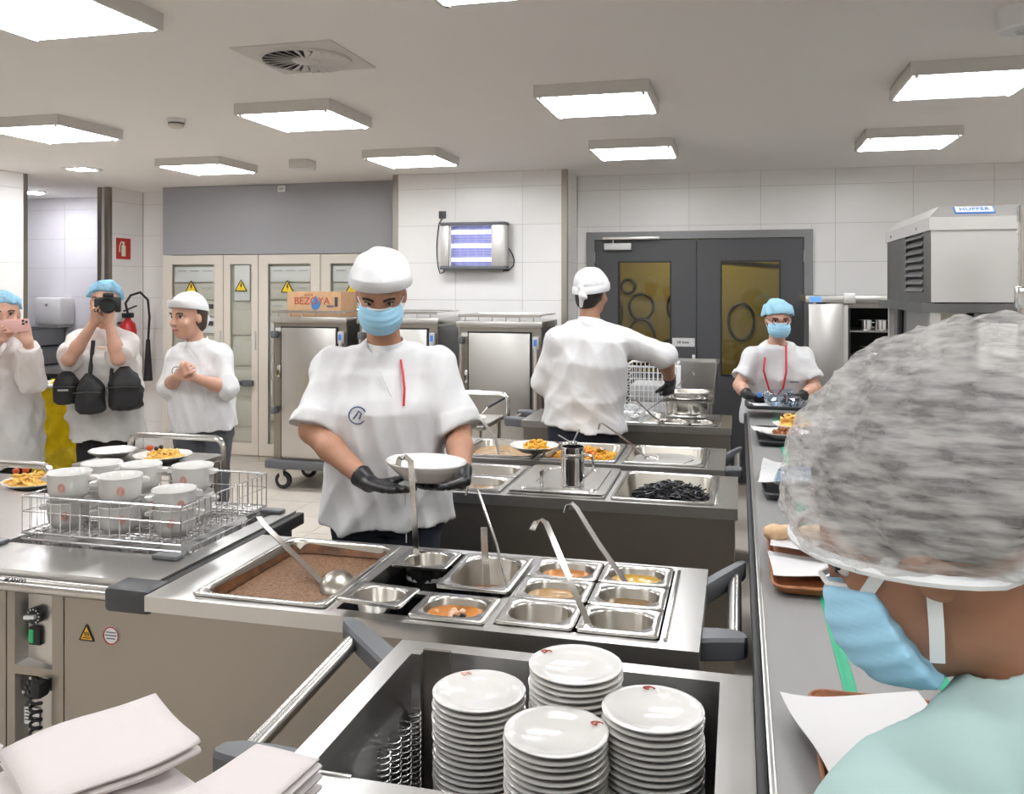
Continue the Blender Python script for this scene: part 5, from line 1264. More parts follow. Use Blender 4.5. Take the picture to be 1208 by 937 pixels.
bl_ = MB().box(-.06, .06, -.02, .02, -.002, .002, M=Matrix.Translation((.745, y0 + .024, zt + .035)) @ M_.to_4x4()).build('badge', 'blue_label', t)
bw = MB().box(-.056, .056, -.014, .018, .002, .0028, M=Matrix.Translation((.745, y0 + .024, zt + .035)) @ M_.to_4x4()).build('badge_face', 'white_plastic', bl_)
text('lettering', 'HUPFER', .026, 'blue_label', bw, (.745, y0 + .0225, zt + .0385), M_, ext=.0006)
for y in (y0 + .2, y1 - .15): MB().cyl((x0 - .006, y, zt - .012), (x0 - .010, y, zt - .012), .006, n=8).build('rivet', 'chrome', t)
B('deck', 'steel_dark', t, x0 - .03, x1, y0 - .012, y1 + .02, zb - .03, zb)
MB().box(x0, x0 + .03, y1 - .05, y1 - .02, .12, zb - .03).build('post', 'steel_matte', t)
MB().box(x0, x0 + .03, y0 + .0, y0 + .03, .12, zb - .03).build('post', 'steel_matte', t)
MB().box(x0 + .004, x0 + .016, y0 + .03, y1 - .42, .12, zb - .035).build('side_sheet', 'steel', t)
MB().tube([(x0 + .0, y1 - .33, zb - .03), (x0 - .004, y1 - .32, 1.4), (x0, y1 - .34, 1.0), (x0 + .01, y1 - .33, .3)], .012, 8).build('drain_hose', 'black_rubber', t)
B('interior', 'steel_dark', t, x0 + .02, x1, y0 + .10, y1 - .02, .12, zb - .035)
B('recess_frame', 'steel_h', t, x0 + .03, x0 + .11, y0 + .01, y0 + .09, .12, zb - .03)
dr = B('door', 'steel_matte', t, x0 + .135, x1 - .05, y0 - .03, y0 + .02, .15, zb - .062, bevel=.004)
B('door_seal', 'black_rubber', t, x0 + .115, x0 + .135, y0 + .0, y0 + .03, .15, zb - .04); B('door_head', 'steel_dark', t, x0 + .125, x1, y0 - .02, y0 + .03, zb - .055, zb - .032)
for x in (x0 + .1, x1 - .1):
    for y in (y0 + .1, y1 - .1): caster(t, x, y, .05)
# ---- steel post of a rack with latches, nearest at right
t = thing('rack_post', 'ridged steel rack upright with latch blocks beside the refrigeration cabinet', 'rack', (.76, 2.66, 0))
m = MB().cyl((.745, 2.66, 0), (.745, 2.66, 1.93), .0105, n=14)
for i in range(40): m.cyl((.745, 2.66, .3 + i * .04), (.745, 2.66, .304 + i * .04), .0125, n=14)
m.build('upright', 'steel_pan', t)
for z in (1.28, 1.66): B('latch', 'chrome', t, .722, .762, 2.635, 2.662, z, z + .06, bevel=.006)
MB().cyl((.745, 2.66, 1.895), (.745, 2.66, 1.94), .015, n=14).build('cap', 'chrome', t)
B('side_plate', 'steel_matte', t, .757, .80, 2.655, 2.75, .02, 1.92)
for z in (.5, 1.0, 1.5): B('shelf', 'steel', t, .757, 1.3, 2.66, 3.05, z, z + .015)
MB().cyl((1.29, 2.66, 0), (1.29, 2.66, 1.93), .0105, n=14).build('upright', 'steel_pan', t)

# ---- yellow waste bag on a stand
t = thing('waste_bag_stand', 'steel stand holding a translucent yellow waste bag', 'waste bag', (-4.3, 4.85, 0))
m = MB().tube([(-4.47, 4.72, 1.06), (-4.15, 4.78, 1.06), (-4.18, 5.05, 1.06), (-4.5, 4.99, 1.06)], .012, 8, closed=True)
m.build('hoop', 'steel_pan', t)
for (x, y) in ((-4.47, 4.72), (-4.5, 4.99)): MB().cyl((x, y, .0), (x, y, 1.06), .014, n=10).build('post', 'steel_pan', t)
MB().box(-4.55, -4.15, 4.68, 4.72, .005, .03).box(-4.55, -4.15, 4.99, 5.03, .005, .03).box(-4.55, -4.5, 4.72, 4.99, .005, .03).build('foot', 'steel_pan', t)
B('lid', 'light_grey', t, -4.49, -4.13, 4.70, 5.05, 1.072, 1.09, bevel=.006)
S = Solid(.009)
S.stack((-4.315, 4.885, .10), np.eye(3), [(0, .13, .12, 0), (.10, .20, .16, 0), (.30, .235, .17, 0), (.55, .20, .15, 0), (.80, .155, .14, 0), (.985, .165, .155, 0)], .02)
S.mesh('bag', 'yellow_bag', t, .012, .8, 12)
for i, c_ in enumerate(((-4.33, 4.82, .30), (-4.22, 4.83, .36), (-4.37, 4.86, .44), (-4.22, 4.87, .50), (-4.28, 4.88, .60))):
    b_ = blob('waste', 'crumpled dark waste inside the yellow bag', c_, .07, 'dark_plastic' if i % 2 else 'paper', 'waste in the yellow bag', 'waste')

# ---- napkins on a small trolley in the foreground
t = thing('napkin_trolley', 'low steel trolley under the pile of napkins', 'trolley', (-1.1, 1.0, 0))
B('top_shelf', 'steel_top', t, -1.55, -.72, .62, 1.27, .845, .87, bevel=.004); B('bottom_shelf', 'steel_top', t, -1.53, -.74, .64, 1.25, .25, .27, bevel=.004)
for x in (-1.5, -.77):
    for y in (.67, 1.22): MB().cyl((x, y, .14), (x, y, .845), .014, n=10).build('post', 'steel_pan', t); caster(t, x, y, .055)
def napkin(label, c, w, d, rot, layers=4, gap=.007, seed=1, droop=0.0):
    rnd = random.Random(seed); prof = []
    for l in range(layers):
        xs = [i / 9 for i in range(10)]
        if l % 2: xs = xs[::-1]
        x_in = [(-w / 2 + .004 + x * (w - .008) , l * gap + .0015 * math.sin(x * 5 + l)) for x in xs]
        prof += x_in
        if l < layers - 1:
            e = w / 2 if l % 2 == 0 else -w / 2; s_ = 1 if l % 2 == 0 else -1
            prof += [(e + s_ * .001 * k, l * gap + gap * (k + 1) / 3) for k in range(2)]
    nv = 9; vs = []; n = len(prof); fs = []
    for j in range(nv):
        v = j / (nv - 1) - .5; wob = .004 * math.sin(v * 7 + seed)
        for (x, z) in prof: vs.append((x + wob * .6, v * d, z + wob + droop * max(0, v + .1) ** 2 * -1 + .006 * math.sin(3 * v + x * 14 + seed)))
    for j in range(nv - 1):
        for i in range(n - 1): a = j * n + i; fs.append((a, a + 1, a + n + 1, a + n))
    o = MB().faces(vs, fs).build('napkin', 'napkin', None, smooth=70)
    md = o.modifiers.new('thick', 'SOLIDIFY'); md.thickness = .0028; md.offset = 0
    o.location = c; o.rotation_euler = rot
    return tag(o, label, 'napkin', 'folded napkins')
napkin('folded pale pink napkin at the bottom of the pile', (-.99, 1.17, .881), .32, .24, (0, 0, -.35), 4, .006, 1)
napkin('folded pale pink napkin lying second in the pile', (-1.0, 1.19, .915), .30, .23, (.02, 0, -.5), 4, .006, 2)
napkin('folded napkin with flat top on the pile summit', (-1.01, 1.225, .952), .22, .25, (.07, -.02, -.62), 4, .007, 3)
napkin('folded napkin whose rolled fold points at the dispenser bracket', (-.765, 1.205, .886), .14, .28, (0, 0, -.2), 7, .0085, 4)
napkin('folded napkin lying apart beside the napkin pile', (-1.26, 1.10, .90), .20, .22, (.05, 0, .5), 5, .007, 5)

# ================================================================== PEOPLE
def head_ops(S, c, M, s=1.0, female=False):
    c = V3(c); L = lambda *p: c + M @ (V3(p) * s); R = lambda *r: V3(r) * s
    S.ell(L(0, .012, .032), R(.077, .097, .095), M, .03)
    S.ell(L(0, -.028, -.035), R(.060, .066, .080), M, .03)
    S.ell(L(0, -.058, -.086), R(.030 if not female else .026, .028, .026), M, .03)
    S.ell(L(0, -.078, .028), R(.048, .016, .012), M, .02)
    for e in (-1, 1):
        S.ell(L(e * .034, -.078, .014), R(.016, .016, .011), M, .008, 1)
        S.ell(L(e * .042, -.066, -.025), R(.022, .02, .02), M, .02)
        S.ell(L(e * .077, .008, -.006), R(.010, .020, .031), M, .008)
    S.cone(L(0, -.090, .018), L(0, -.108, -.022), .007 * s, .0115 * s, .012)
    S.ell(L(0, -.100, -.026), R(.017, .010, .009), M, .008)
    S.ell(L(0, -.088, -.058), R(.024, .012, .011), M, .008)
def face_details(root, c, M, s=1.0, brow='hair_dark', lips=True):
    c = V3(c); L = lambda *p: tuple(c + M @ (V3(p) * s))
    for e in (-1, 1):
        p = L(e * .033, -.070, .014)
        eye = MB().lathe([(.0125 * s * math.sin(a), -.0125 * s * math.cos(a)) for a in [i * PI / 8 for i in range(9)]], 16, p).build('eye', 'eye_white', root)
        q = L(e * .033, -.0795, .0125)
        MB().lathe([(.006 * s * math.sin(a), -.006 * s * math.cos(a)) for a in [i * PI / 6 for i in range(7)]], 12, q).build('iris', 'iris', eye)
        MB().tube([L(e * .016, -.0945, .030), L(e * .032, -.0925, .037), L(e * .052, -.078, .032)], .0042 * s, 6).build('eyebrow', brow, root)
        MB().tube([L(e * .021, -.0795, .018), L(e * .033, -.0845, .0215), L(e * .046, -.075, .017)], .0032 * s, 6).build('eyelid', brow, root)
    if lips: MB().tube([L(-.021, -.0925, -.058), L(0, -.1015, -.056), L(.021, -.0925, -.058)], .0055 * s, 8).build('lips', 'lips', root)
def hand_ops(S, w, d, n, ts, curl=(.5, .6, .5), s=1.0, grow=0.0, spread=.1, thumb=(.75, .55, .35), kk=.006):
    """w wrist, d finger direction, n palm normal, ts = thumb side sign along cross(d, n)"""
    w, d = V3(w), unit(d); n = V3(n); n = unit(n - d * np.dot(n, d)); la = np.cross(d, n) * ts
    for i in range(4):
        k = (1.5 - i) * .0195 * s
        S.cone(w + la * k * .55, w + d * .085 * s + la * k, .0145 * s + grow, .0115 * s + grow, .012)
    for i, ln in enumerate((.070, .078, .072, .056)):
        k = (1.5 - i) * .0195 * s; p = w + d * .086 * s + la * k; a = 0; base = unit(d + la * spread * (1.5 - i) * .5)
        for j, f in enumerate((.46, .30, .24)):
            a += curl[j]; q = p + (base * math.cos(a) + n * math.sin(a)) * ln * f * s
            S.cone(p, q, (.0094 - .0009 * j) * s + grow, (.0088 - .0009 * j) * s + grow, kk); p = q
    p = w + d * .022 * s + la * .026 * s; t = unit(d * thumb[0] + la * thumb[1] + n * thumb[2])
    q = p + t * .045 * s; S.cone(p, q, .0145 * s + grow, .011 * s + grow, .012)
    t2 = unit(t + d * .35 + n * .25); S.cone(q, q + t2 * .034 * s, .0108 * s + grow, .0085 * s + grow, kk)
def person(label, J, face, look, skin, build=1.0, female=False, vox=.008, top='cloth_white', trousers='cloth_navy', hem=-.06, sleeve=1.0, cuff=True, hs=1.0,
           hands=None, gloves=(False, False), hair=None, jacket=True, seed=1, loose=1.0, lips=True, collar=True, girth=1.0, legs=True, foot='cloth_black', brow='hair_dark', up=(0, 0, 1), drop=.05):
    """J: world joints; face: torso facing; look: head facing. Returns root, head frame"""
    J = {k: V3(v) for k, v in J.items()}
    for q in ('shR', 'shL'):
        J[q] = J[q] + unit(J['pel'] - J['neck']) * drop * build + (J['neck'] - J[q]) * .06
    pel, nk = J['pel'], J['neck']
    root = thing('person', label, 'person', (pel[0], pel[1], 0), 'kitchen staff and visitors')
    upv = unit(nk - pel); M = torso_frame(face, upv); T = np.linalg.norm(nk - pel)
    HM = frame(look, up); hc = J['head']
    b = build * girth
    S = Solid(vox)
    head_ops(S, hc, HM, hs, female)
    S.cone(nk - upv * .03, hc + HM @ V3((0, .022, -.06)) * hs, .058 * build, .052 * build, .03)
    S.stack(pel, M, [(-.10, .155 * b, .105 * b, .01), (0, .165 * b, .115 * b, .01), (.15, .140 * b, .10 * b, 0), (T * .62, .158 * b, .108 * b, .0), (T * .84, .135 * b, .072 * b, .012), (T * .93, .06 * b, .05 * b, .012)], .04)
    arms = {}
    for sd in 'RL':
        sh, el, wr = J['sh' + sd], J['el' + sd], J['wr' + sd]
        S.cone(nk - upv * .055, sh, .042 * build, .046 * build, .04)
        S.cone(sh, el, .050 * build, .040 * build, .03); S.cone(el, el + (wr - el) * .35, .040 * build, .042 * build, .02); S.cone(el + (wr - el) * .35, wr, .042 * build, .027 * build, .02)
    for i, sd in enumerate('RL'):
        if hands and hands.get(sd):
            h = hands[sd]; hand_ops(S, J['wr' + sd], h['d'], h['n'], h['ts'], h.get('curl', (.5, .6, .5)), h.get('s', 1.0) * (.97 if gloves[i] else 1), -.0015 if gloves[i] else 0)
    fwd = -M[:, 1] * V3((1, 1, 0)); fwd = fwd / np.linalg.norm(fwd); lat = M[:, 0]
    if legs:
        for e in (-1, 1):
            hp = pel + lat * e * .09 * build - V3((0, 0, .04)); kn = V3((hp[0], hp[1], .50)) + fwd * .02; kn[2] = .48; an = V3((hp[0], hp[1], .09))
            S.cone(hp, kn, .078 * build, .052 * build, .03); S.cone(kn, kn + (an - kn) * .3, .052 * build, .053 * build, .02); S.cone(kn + (an - kn) * .3, an, .053 * build, .034 * build, .02)
            S.cone(an - V3((0, 0, .045)) - fwd * .02, an - V3((0, 0, .05)) + fwd * .14, .035, .03, .02)
    S.mesh('body', skin, root)
    if legs:
        S = Solid(vox * 1.15)
        S.stack(pel, M, [(-.12, .172 * b, .125 * b, .01), (0, .176 * b, .128 * b, .01), (.10, .160 * b, .115 * b, .0)], .03)
        for e in (-1, 1):
            hp = pel + lat * e * .088 * build - V3((0, 0, .04)); kn = V3((hp[0], hp[1], .48)) + fwd * .02; an = V3((hp[0], hp[1], .05)) + V3((0, 0, .0))
            S.cone(hp, kn, .098 * b, .080 * build, .03); S.cone(kn, an, .080 * build, .076 * build, .02, flat1=True)
        S.mesh('trousers', trousers, root, .004, 1.0, seed)
        for e in (-1, 1):
            hp = pel + lat * e * .09 * build; a = V3((hp[0], hp[1], .05))
            S = Solid(.009); S.cone(a - fwd * .05, a + fwd * .15, .048, .042, .02); S.add(a - .3, a + V3((.3, .3, -.045)), lambda x, y, z: z - .004 + 0 * x + 0 * y, 0, 1) if False else None
            S.ell(a + fwd * .06 + V3((0, 0, -.02)), (.05, .05, .028), None, .02); S.mesh('shoe', foot, root)
    for i, sd in enumerate('RL'):
        if gloves[i]:
            S = Solid(vox * .75); h = hands[sd]; hand_ops(S, J['wr' + sd], h['d'], h['n'], h['ts'], h.get('curl', (.5, .6, .5)), h.get('s', 1.0), .0015)
            ax = unit(J['el' + sd] - J['wr' + sd]); S.cone(J['wr' + sd] + ax * .055, J['wr' + sd], .040, .030, .01, flat0=True); S.mesh('glove', 'glove', root)
    if jacket:
        S = Solid(vox); g = .022 * loose
        S.stack(pel, M, [(hem, .185 * b + g, .130 * b + g, .005), (.0, .178 * b + g, .128 * b + g, .005), (.16, .165 * b + g, .118 * b + g, 0), (T * .60, .172 * b + g, .118 * b + g, 0), (T * .84, .160 * b + g * .7, .092 * b + g * .6, .012), (T * .955, .085 * b, .066 * b + g * .3, .012)], .03)
        for sd in 'RL':
            sh, el, wr = J['sh' + sd], J['el' + sd], J['wr' + sd]
            S.cone(nk - upv * .035, sh, .064 * build, .064 * build, .05)
            f = sleeve
            if f <= 1: e = sh + (el - sh) * f; S.cone(sh, e, .062 * build + g * .2, (.070 - .006 * f) * build + g * .4, .04, flat1=True); d_ = unit(el - sh)
            else:
                S.cone(sh, el, .062 * build + g * .25, .058 * build + g * .3, .04); e = el + (wr - el) * (f - 1); S.cone(el, e, .060 * build + g * .35, .052 * build + g * .25, .03, flat1=True); d_ = unit(wr - el)
            if cuff: rr_ = ((.070 - .006 * f) if f <= 1 else .054) * build + g * .4; S.cone(e - d_ * .045, e + d_ * .004, rr_ + .003, rr_ + .004, .006, flat0=True, flat1=True)
        S.cone(nk - upv * .01, nk + (hc - nk) * .8, .060 * build, .07 * build, .0, 1)
        S.mesh('jacket', top, root, .0045 * loose, 1.0, seed)
        if collar:
            ring = []
            for (rr_, hz) in ((.073, -.035), (.068, .022), (.064, .024), (.066, -.035)):
                ring.append([tuple(nk + M @ V3((rr_ * build * math.cos(a), rr_ * build * 1.02 * math.sin(a) + .006, hz + .012 * math.sin(a)))) for a in [k * 2 * PI / 28 for k in range(28)]])
            MB().loft(ring + [ring[0]], False, False).build('collar', top, root, smooth=60)
    if hair:
        S = Solid(vox * .8); L = lambda *p: hc + HM @ (V3(p) * hs)
        S.ell(L(0, .03, .020), V3((.086, .090, .098)) * hs, HM, .01, planes=[((0, -1, .15), .036)]); S.ell(L(0, .055, -.045), V3((.066, .05, .055)) * hs, HM, .02); S.mesh('hair', hair, root)
    face_details(root, hc, HM, hs, brow, lips)
    return root, hc, HM, M, J
def chef_cap(root, hc, HM, s=1.0, m='cloth_white', tail=False, puff=.0, low=.032):
    S = Solid(.006); L = lambda *p: hc + HM @ (V3(p) * s)
    S.ell(L(0, .012, .045), V3((.087 + puff, .106 + puff, .088 + puff * 1.2)) * s, HM, .01, planes=[((0, -.28, -1), -(low - .045) * s)])
    cap = S.mesh('cap', m, root, .003, .6, 5)
    ring = [L(.0885 * math.cos(a), .012 + .107 * math.sin(a), low + .012 - .28 * (.107 * math.sin(a))) for a in [k * 2 * PI / 32 for k in range(32)]]
    pts = []
    for (o, hz) in ((1.0, -.016), (1.015, -.012), (1.015, .020), (.995, .024)):
        pts.append([tuple(hc + HM @ (V3(((.0885 + puff * .9) * o * math.cos(a), .012 + (.107 + puff * .9) * o * math.sin(a), low + .012 - .28 * .107 * math.sin(a) + hz)) * s)) for a in [k * 2 * PI / 32 for k in range(32)]])
    MB().loft(pts, False, False).build('cap_band', m, cap, smooth=60)
    if tail:
        kn = L(0, .122, .02)
        S = Solid(.005); S.ell(kn, (.016, .014, .014), None, .01)
        S.cone(kn, kn + V3((.012, 0, -.05)) + HM[:, 1] * .01, .012, .016, .01); S.cone(kn + V3((.012, 0, -.05)) + HM[:, 1] * .01, kn + V3((.006, 0, -.105)) + HM[:, 1] * .006, .016, .010, .01)
        S.cone(kn, kn - HM[:, 0] * .03 + V3((0, 0, -.055)), .011, .013, .01); S.mesh('tie', m, cap)
def bouffant(root, hc, HM, m='bouffant', s=1.0, r=(.100, .120, .105), low=.0, off=(0, .02, .035), tilt=-.45, mesh_name='hair_cap'):
    S = Solid(.006); L = lambda *p: hc + HM @ (V3(p) * s)
    S.ell(L(*off), V3(r) * s, HM, .01, planes=[((0, tilt, -1), -(low - off[2]) * s)])
    cap = S.mesh(mesh_name, m, root, .007, .45, 6)
    return cap
def mask(root, hc, HM, s=1.0, straps=True, strap_m='mask_white', back=.008):
    S = Solid(.0045); L = lambda *p: hc + HM @ (V3(p) * s)
    S.ell(L(0, -.040, -.048), V3((.075, .087, .078)) * s, HM, .01, planes=[((0, 1, 0), back * s), ((0, .25, 1), .036 * s), ((0, -.2, -1), .060 * s)])
    def pl(x, y, z):
        t = (x - hc[0]) * HM[0, 2] + (y - hc[1]) * HM[1, 2] + (z - hc[2]) * HM[2, 2]
        return .0012 * np.sin(t * 2 * PI / .022)
    mk = S.mesh('face_mask', 'mask_blue', root, pleat=pl)
    MB().tube([L(-.046, -.068, -.006), L(-.026, -.098, .003), L(0, -.110, .007), L(.026, -.098, .003), L(.046, -.068, -.006)], .0032 * s, 6).build('nose_strip', 'mask_white', mk)
    if straps:
        for e in (-1, 1):
            MB().tube([L(e * .058, -.055, -.018), L(e * .074, -.02, -.004), L(e * .082, .014, .012), L(e * .084, .026, -.006), L(e * .079, .01, -.03), L(e * .066, -.03, -.065)], .0022 * s, 6).build('ear_loop', strap_m, mk)
    return mk
def emblem(root, name, c, M, r=.03, m='ink_blue'):
    c = V3(c); mb = MB()
    P = lambda a, b: tuple(c + M[:, 0] * a + M[:, 2] * b - M[:, 1] * .0)
    mb.tube([P(r * math.cos(a), r * math.sin(a)) for a in [k * 2 * PI / 20 for k in range(20)]], .0028, 6, closed=True)
    mb.tube([P(-r * .5, -r * .4), P(-r * .1, r * .1), P(r * .1, r * .5), P(r * .45, r * .2), P(r * .2, -r * .45)], .003, 6)
    return mb.build(name, m, root)
def on_front(J, M, a, t, reach):
    return J['pel'] + M[:, 0] * a + M[:, 2] * t - M[:, 1] * reach

# ---- cook moving behind the front counter
lookP1 = (.28, -.85, -.52)
r, hc, HM, M, J = person('cook in white jacket, cap and blue mask holding a plate with black gloves',
    dict(head=(-1.24, 2.935, 1.69), neck=(-1.262, 3.02, 1.50), shR=(-1.462, 2.985, 1.465), shL=(-1.075, 3.09, 1.472), elR=(-1.478, 2.87, 1.205), wrR=(-1.195, 2.73, 1.062), elL=(-.985, 3.05, 1.195), wrL=(-.905, 2.835, 1.065), pel=(-1.27, 3.06, .95)),
    (.34, -.94, 0), lookP1, 'skin_tan', build=1.08, vox=.0075, trousers='cloth_navy', hem=-.09, sleeve=.95, seed=3, loose=1.5, lips=False, girth=1.04, hs=1.06,
    hands={'R': dict(d=(.93, -.35, -.05), n=(0.1, .1, 1), ts=-1, curl=(.06, .10, .10), s=1.08), 'L': dict(d=(-.45, -.85, 0), n=(0, .1, 1), ts=1, curl=(.05, .08, .08), s=1.08)}, gloves=(True, True))
chef_cap(r, hc, HM, 1.1, puff=.014, low=.042); mask(r, hc, HM, 1.06)
emblem(r, 'emblem', on_front(J, M, -.09, .33, .152), M, .03)
MB().tube([tuple(on_front(J, M, .062, .515, .095)), tuple(on_front(J, M, .07, .47, .128)), tuple(on_front(J, M, .075, .42, .146)), tuple(on_front(J, M, .072, .36, .155))], .0045, 6).build('lanyard', 'lanyard_red', r)
MB().tube([tuple(on_front(J, M, -.01, .48, .125)), tuple(on_front(J, M, .05, .35, .156)), tuple(on_front(J, M, .075, .15, .158)), tuple(on_front(J, M, .075, -.13, .165))], .002, 5).build('jacket_seam', 'cloth_offwhite', r)
o = soup_plate('soup_plate', 'white soup plate held by the moving cook', -.975, 2.672, 1.102, .130, 'white plates', tilt=(-.02, .04, 0)); o.scale = (1, 1, 1.7)

# ---- chef seen from behind
r, hc, HM, M, J = person('chef seen from behind in white jacket stirring with a ladle',
    dict(head=(-.815, 4.99, 1.678), neck=(-.815, 4.945, 1.515), shL=(-1.00, 4.905, 1.455), shR=(-.625, 5.0, 1.462), elR=(-.415, 5.08, 1.325), wrR=(-.392, 5.27, 1.155), elL=(-1.085, 4.96, 1.18), wrL=(-1.05, 5.18, 1.0), pel=(-.855, 4.95, .955)),
    (.16, .985, 0), (.35, .93, -.12), 'skin_tan', build=1.05, vox=.0085, hem=-.03, sleeve=1.08, seed=5, loose=1.6, hair='hair_dark', girth=1.06, lips=True,
    hands={'R': dict(d=(-.2, .55, -.85), n=(-.5, .6, .4), ts=-1, curl=(.9, 1.0, .8)), 'L': dict(d=(.3, .9, -.2), n=(0, -.1, -1), ts=1)}, gloves=(True, True))
chef_cap(r, hc, HM, 1.06, tail=True, low=.014, puff=.006)
MB().tube([(-.404, 5.165, 1.278), (-.378, 5.16, 1.262), (-.372, 5.185, 1.235), (-.40, 5.18, 1.225)], .0035, 5).tube([(-.402, 5.19, 1.255), (-.382, 5.19, 1.235), (-.376, 5.215, 1.215)], .003, 5).build('forearm_tattoo', 'ink_blue', r)
flat_ladle('steel ladle gripped in the black glove of the chef seen from behind', [(-.262, 5.40, 1.185), (-.262, 5.405, 1.205), (-.275, 5.405, 1.21), (-.35, 5.395, 1.13), (-.42, 5.385, 1.055), (-.60, 5.50, .92)], (.2, .9, .3), .022, .003, (Vector((-.635, 5.54, .915)), TX(20)), .035)

# ---- server at the conveyor end
r, hc, HM, M, J = person('server in white tunic, pale blue cap, glasses, mask and red lanyard',
    dict(head=(.257, 6.245, 1.492), neck=(.25, 6.31, 1.325), shR=(.075, 6.265, 1.272), shL=(.44, 6.36, 1.272), elR=(.00, 6.20, 1.045), wrR=(.06, 6.035, .995), elL=(.50, 6.31, 1.03), wrL=(.39, 6.10, .99), pel=(.24, 6.47, .865)),
    (-.06, -1, 0), (.12, -.97, -.22), 'skin_light', build=.98, female=True, vox=.009, trousers='cloth_white', hem=-.10, sleeve=.72, seed=7, loose=1.4, girth=1.14, lips=False, foot='cloth_white',
    hands={'R': dict(d=(.55, -.8, -.2), n=(.7, .45, .3), ts=-1, curl=(.6, .7, .5)), 'L': dict(d=(-.5, -.85, -.1), n=(-.7, .4, .3), ts=1, curl=(.6, .7, .5))}, gloves=(True, True), hair='hair_dark', collar=False)
bouffant(r, hc, HM, 'cap_blue', 1.0, (.101, .121, .104), .028, tilt=-.35); mask(r, hc, HM)
L = lambda *p: tuple(hc + HM @ V3(p))
g = MB()
for e in (-1, 1):
    g.tube([L(e * .034 + .020 * math.cos(a), -.102 + .012 * abs(math.cos(a)) * (1 if e * math.cos(a) > 0 else 0), .013 + .019 * math.sin(a)) for a in [k * 2 * PI / 16 for k in range(16)]], .0026, 5, closed=True)
    g.tube([L(e * .060, -.092, .020), L(e * .080, .0, .016)], .0024, 5)
g.tube([L(-.009, -.103, .016), L(0, -.107, .019), L(.009, -.103, .016)], .0026, 5)
g.build('glasses', 'spectacle', r)
MB().tube([tuple(on_front(J, M, -.07, .44, .135)), tuple(on_front(J, M, -.073, .40, .165)), tuple(on_front(J, M, -.075, .36, .178)), tuple(on_front(J, M, -.035, .23, .192)), tuple(on_front(J, M, .012, .185, .194)), tuple(on_front(J, M, .055, .25, .19)), tuple(on_front(J, M, .07, .36, .175)), tuple(J['neck'] + M @ V3((.062, -.05, .015)))], .0075, 6).build('lanyard', 'lanyard_red', r)
MB().box(-.03, .03, -.002, .002, -.004, .004, M=Matrix.Translation(on_front(J, M, .125, .28, .150))).build('name_print', 'ink_blue', r)
t = thing('water_bottle', 'water bottle with blue cap lying on the tray at the conveyor end', 'bottle', (.2, 5.88, .99))
MB().lathe([(0, 0), (.03, .002), (.032, .01), (.032, .14), (.026, .165), (.013, .185), (.013, .20), (0, .20)], 20, (0, 0, 0), Matrix.Translation((.335, 5.90, 1.035)) @ Matrix.Rotation(math.radians(-94), 4, 'Y')).build('bottle_body', 'pet', t)
MB().cyl((.140, 5.90, 1.022), (.112, 5.90, 1.02), .016, n=16).build('cap', 'blue_label', t)
tray('dark tray held by the server at the conveyor end', .235, 5.82, .40, .30, .955, 'dark_plastic')
sheet('paper_napkin', 'white napkin on the tray held by the server', .17, 5.80, .968, .20, .16, .2, seed=23)
t = thing('food_container', 'clear ribbed food container on the tray of the server', 'container', (.27, 5.78, .965))
pr = [(0, 0), (.095, 0), (.10, .004), (.115, .035), (.118, .037), (.115, .04), (.10, .052), (0, .056)]
MB().lathe(pr, 36, (.27, 5.77, .978)).build('tub', 'pet', t)
for k in range(14): a = k * 2 * PI / 14; MB().cyl((.27 + .102 * math.cos(a), 5.77 + .102 * math.sin(a), .982), (.27 + .117 * math.cos(a), 5.77 + .117 * math.sin(a), 1.012), .004, n=5).build('rib', 'light_grey', t)

# ---- visitor with camera
r, hc, HM, M, J = person('visitor in white gown and blue hair cap taking photographs',
    dict(head=(-3.757, 4.60, 1.622), neck=(-3.80, 4.64, 1.465), shR=(-3.965, 4.615, 1.415), shL=(-3.655, 4.67, 1.415), elR=(-3.86, 4.42, 1.285), wrR=(-3.70, 4.44, 1.505), elL=(-3.565, 4.48, 1.29), wrL=(-3.595, 4.44, 1.50), pel=(-3.81, 4.68, .965)),
    (.35, -.94, 0), (.45, -.89, -.02), 'skin_light', build=.95, female=True, vox=.009, top='gown', trousers='cloth_black', hem=-.18, sleeve=.98, seed=9, loose=2.2, cuff=False, collar=False,
    hands={'R': dict(d=(.45, -.25, .85), n=(.3, -.9, -.1), ts=1, curl=(.5, .7, .6), s=.95), 'L': dict(d=(.25, -.35, .9), n=(-.7, .0, .7), ts=1, curl=(.7, .7, .6), s=.95)}, brow='hair_brown')
bouffant(r, hc, HM, 'bouffant', 1.0, (.098, .12, .105), .035, tilt=-.4)
MB().tube([tuple(on_front(J, M, .10, .44, .10)), tuple(on_front(J, M, .09, .25, .155)), tuple(on_front(J, M, .08, .10, .165))], .012, 6).tube([tuple(on_front(J, M, -.02, .44, .12)), tuple(on_front(J, M, -.03, .25, .165)), tuple(on_front(J, M, -.04, .10, .17))], .012, 6).build('harness_strap', 'bag_nylon', r)
S = Solid(.008); S.stack(V3(J['pel']) + V3((0, 0, .1)), M, [(-.02, .150, .12, 0), (.12, .155, .123, 0), (.25, .165, .125, 0), (.30, .16, .12, 0)], .02); S.mesh('undershirt', 'cloth_beige', r)
t = thing('camera', 'black photo camera with a large lens held by the gowned visitor', 'camera', (-3.55, 4.40, 1.56))
cx_, cy_, cz_ = -3.615, 4.455, 1.612; fd = unit((.62, -.78, -.04)); ang = math.atan2(fd[0], -fd[1])
Mc = Matrix.Translation((cx_, cy_, cz_)) @ Matrix.Rotation(ang, 4, 'Z')
